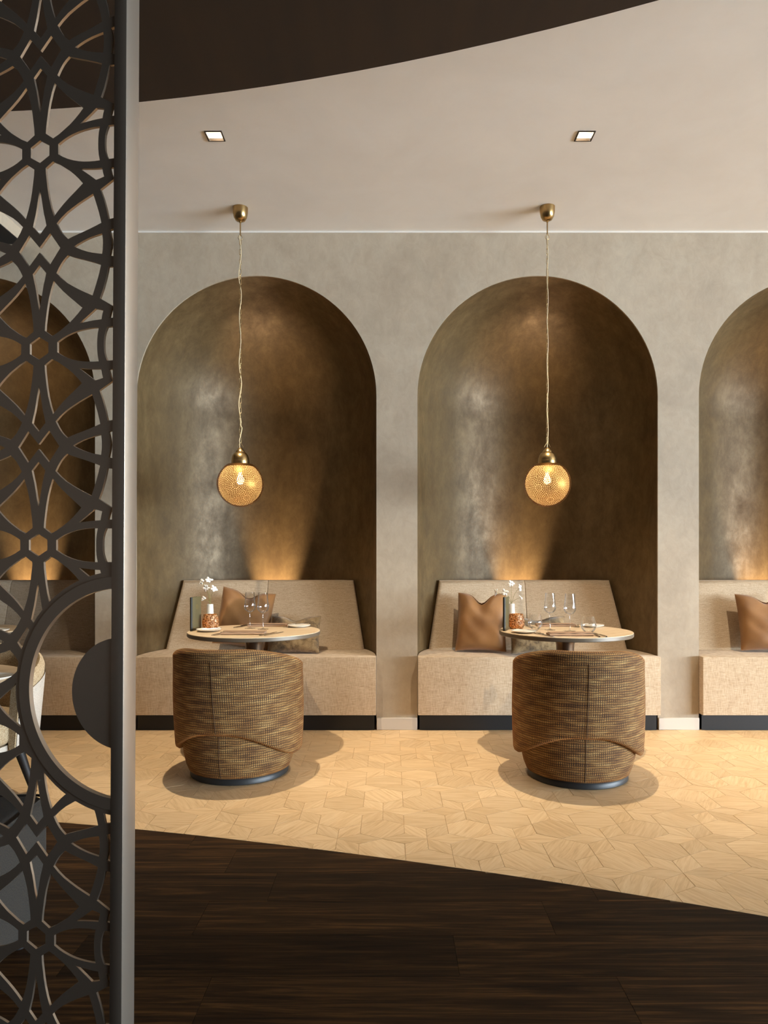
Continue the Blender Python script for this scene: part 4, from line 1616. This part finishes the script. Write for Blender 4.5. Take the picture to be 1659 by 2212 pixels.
def build_pendant(x, y, label, seed, rot):
    t = thing('pendant_lamp', label, 'pendant lamp', (x, y, ZC), 0, 'pierced brass globe pendants')
    rng = random.Random(seed)
    d = lambda z: z - ZC
    lathe('canopy', [(0.0, d(3.345)), (0.012, d(3.345)), (0.030, d(3.352)), (0.042, d(3.372)), (0.0475, d(3.40)), (0.0485, d(3.4335)), (0.0, d(3.4335))], 'brass', t, 40, 40)
    lathe('rod', [(0.0, d(3.345)), (0.0075, d(3.3449)), (0.0075, d(3.338)), (0.0042, d(3.336)), (0.0042, d(3.262)), (0.006, d(3.260)), (0.006, d(3.254)), (0.0, d(3.253))], 'brass', t, 16, 40)

    def link_mesh(w, h, r, n=20):
        pts = []
        for k in range(n + 1):
            a = 2 * PI * k / n
            c, s = math.cos(a), math.sin(a)
            pts.append((w * c, 0, (h - w) * (1 if s >= 0 else -1) * min(1, abs(s) * 4) + w * s))
        vs, fs = tube_data(pts, r, 6, False)
        me = bpy.data.meshes.new('chain_link')
        me.from_pydata([tuple(v) for v in vs], [], fs)
        me.update()
        return me
    ring = from_mesh('ring', link_mesh(0.0145, 0.0145, 0.0016, 28), 'chain', t, True)
    ring.location = (0, 0, d(3.2405))
    ring.rotation_euler = (0, 0, 0.3)
    lm = link_mesh(0.0062, 0.0175, 0.0016)
    lm.materials.append(M['chain'])
    lm.polygons.foreach_set('use_smooth', [True] * len(lm.polygons))
    z, i = 3.2125, 0
    while z > 1.925:
        o = bpy.data.objects.new('chain_link', lm)
        C.objects.link(o)
        o.parent = t
        o.location = (0, 0, d(z))
        o.rotation_euler = (0, rng.uniform(-.05, .05), 0.4 + (i % 2) * PI / 2 + rng.uniform(-.2, .2))
        z -= 0.0318
        i += 1
    # supply cord wound loosely through the chain
    pts = []
    zz = 3.256
    k = 0
    ph = rng.uniform(0, 6)
    while zz > 1.885:
        am = ((0.004 + 0.005 * (0.5 + 0.5 * math.sin(k * 0.11 + ph))) if seed == 1 else 0.0035) + (0.007 if 1.93 < zz < 2.02 and seed == 1 else 0)
        if zz < 1.91 or zz > 3.24:
            am = 0.003
        pts.append((am * math.sin(k * 0.27 + ph), -0.0075 + am * 0.6 * math.cos(k * 0.27 + ph), d(zz)))
        zz -= 0.012
        k += 1
    tube('cord', pts, 0.0024, 'cord', t, 6)
    # wire hanger
    tube('hanger', [(-0.020, 0, d(1.895)), (-0.018, 0, d(1.899)), (-0.002, 0, d(1.926)), (0.0, 0, d(1.928)), (0.002, 0, d(1.926)), (0.018, 0, d(1.899)), (0.020, 0, d(1.895))], 0.0013, 'chain', t, 6)
    lathe('socket_cap', [(0.0, d(1.892)), (0.009, d(1.892)), (0.014, d(1.888)), (0.030, d(1.868)), (0.031, d(1.862)), (0.040, d(1.856)), (0.050, d(1.842)), (0.0555, d(1.822)), (0.0565, d(1.8075)),
                         (0.0575, d(1.8065)), (0.0575, d(1.786)), (0.060, d(1.782)), (0.060, d(1.7795)), (0.0, d(1.7795))], 'brass', t, 48, 30)
    sh = from_mesh('shade', SHADE if not SHADE.users else SHADE, 'shade', t, True)
    sh.location = (0, 0, d(1.660))
    sh.rotation_euler = (0, 0, rot)
    vs, fs = lathe_data([(0.139 * math.sin(PI * k / 20), 0.139 * math.cos(PI * k / 20)) for k in range(3, 20)] + [(0.001, -0.139)], 40)
    gl = mesh_obj('inner_globe', vs, fs, 'frost', t, True)
    gl.location = (0, 0, d(1.660))
    b = lathe('bulb', [(0.0, -0.030), (0.014, -0.026), (0.022, -0.014), (0.024, 0.0), (0.020, 0.016), (0.012, 0.034), (0.010, 0.05), (0.0, 0.05)], 'bulb', t, 24, 80)
    b.location = (0, 0, d(1.685))


build_pendant(-0.966, 4.61, 'pierced brass globe pendant on chain hanging over the table without tumblers', 1, 0.3)
build_pendant(1.004, 4.60, 'pierced brass globe pendant on chain hanging over the table with tumblers', 2, 2.1)


# ================================================================== BOUCLE ARMCHAIR AND POUF (behind the lattice screen)
def build_armchair():
    t = thing('armchair', 'cream boucle armchair with black legs behind the lattice screen', 'armchair', (-2.07, 3.42, 0), 0.06)
    # curved backrest shell, open towards the camera side (-y)
    vs, fs = [], []
    n = 40
    prof_o = []
    rows = []
    inner, outer = [], []
    for i in range(n + 1):
        a = math.radians(-112) + math.radians(224) * i / n
        zt = 0.74 - 0.13 * (abs(a) / math.radians(112)) ** 2
        row = []
        for (r, z) in ((0.30, 0.36), (0.315, 0.36 + (zt - .36) * .5), (0.325, zt - 0.03), (0.338, zt - .008), (0.352, zt), (0.366, zt - .01), (0.374, zt - .035),
                       (0.365, 0.36 + (zt - .36) * .5), (0.345, 0.30), (0.32, 0.29)):
            row.append((r * 1.02 * math.sin(a), r * math.cos(a), z))
        rows.append(row)
    m = len(rows[0])
    bm = bmesh.new()
    bv = [[bm.verts.new(p) for p in r] for r in rows]
    for a, b in zip(bv[:-1], bv[1:]):
        for j in range(m):
            q = (j + 1) % m
            bm.faces.new((a[j], a[q], b[q], b[j]))
    bm.faces.new(bv[0])
    bm.faces.new(bv[-1])
    bmesh.ops.recalc_face_normals(bm, faces=bm.faces)
    from_bm('backrest', bm, 'boucle', t, 60)
    # outer felt skin
    bm = bmesh.new()
    rows = []
    for i in range(n + 1):
        a = math.radians(-111) + math.radians(222) * i / n
        zt = 0.74 - 0.13 * (abs(a) / math.radians(112)) ** 2
        rows.append([bm.verts.new((r * 1.02 * math.sin(a), r * math.cos(a), z)) for r, z in ((0.377, zt - .06), (0.3685, 0.36 + (zt - .36) * .5), (0.349, 0.305), (0.335, 0.288))])
    for a, b in zip(rows[:-1], rows[1:]):
        for j in range(3):
            bm.faces.new((a[j], a[j + 1], b[j + 1], b[j]))
    from_bm('outer_skin', bm, 'felt', t, True)
    # seat: rounded front
    pl = [(0.30 * math.sin(2 * PI * k / 40), (-0.06 + 0.335 * math.cos(2 * PI * k / 40))) for k in range(40)]
    pl = [(x, max(y, -0.36)) for x, y in pl]
    bm = prism_bm(pl, 0.32, 0.435)
    bmesh.ops.recalc_face_normals(bm, faces=bm.faces)
    ed = [e for e in bm.edges if abs(e.verts[0].co.z - e.verts[1].co.z) < 1e-5]
    bmesh.ops.bevel(bm, geom=ed, offset=0.035, segments=4, affect='EDGES', profile=0.5)
    from_bm('seat', bm, 'boucle', t, 60)
    pl2 = [(x * .97, y * .97) for x, y in pl]
    from_bm('seat_frame', prism_bm(pl2, 0.285, 0.3195), 'felt', t, 40)
    for sx, sy in ((1, -1), (-1, -1), (1, 1), (-1, 1)):
        x, y = sx * 0.21, -0.06 + sy * 0.20
        ex, ey = sx * 0.27, -0.06 + sy * 0.27
        tube('leg', [(x, y, 0.284), (ex, ey, 0.0)], [0.026, 0.016], 'black', t, 12)


build_armchair()


def build_pouf():
    t = thing('pouf', 'low charcoal upholstered pouf on black feet behind the lattice screen', 'pouf', (-1.31, 2.01, 0), math.radians(4))
    bm = box_bm(-0.25, 0.25, -0.25, 0.25, 0.075, 0.45, 0.045, 5)
    from_bm('body', bm, 'char', t, 50)
    pts = []
    for k in range(4):
        c = [(0.207, -0.207), (0.207, 0.207), (-0.207, 0.207), (-0.207, -0.207)][k]
        for j in range(7):
            a = -PI / 2 + PI / 2 * k + PI / 2 * j / 6
            pts.append((c[0] + 0.032 * math.cos(a), c[1] + 0.032 * math.sin(a), 0.444))
    pts.append(pts[0])
    tube('piping', pts, 0.004, 'char', t, 6)
    for sx in (-1, 1):
        for sy in (-1, 1):
            f = lathe('foot', [(0.0, 0.0), (0.024, 0.0), (0.030, 0.0745), (0.0, 0.0745)], 'black', t, 16, 40)
            f.location = (sx * 0.18, sy * 0.18, 0)


build_pouf()
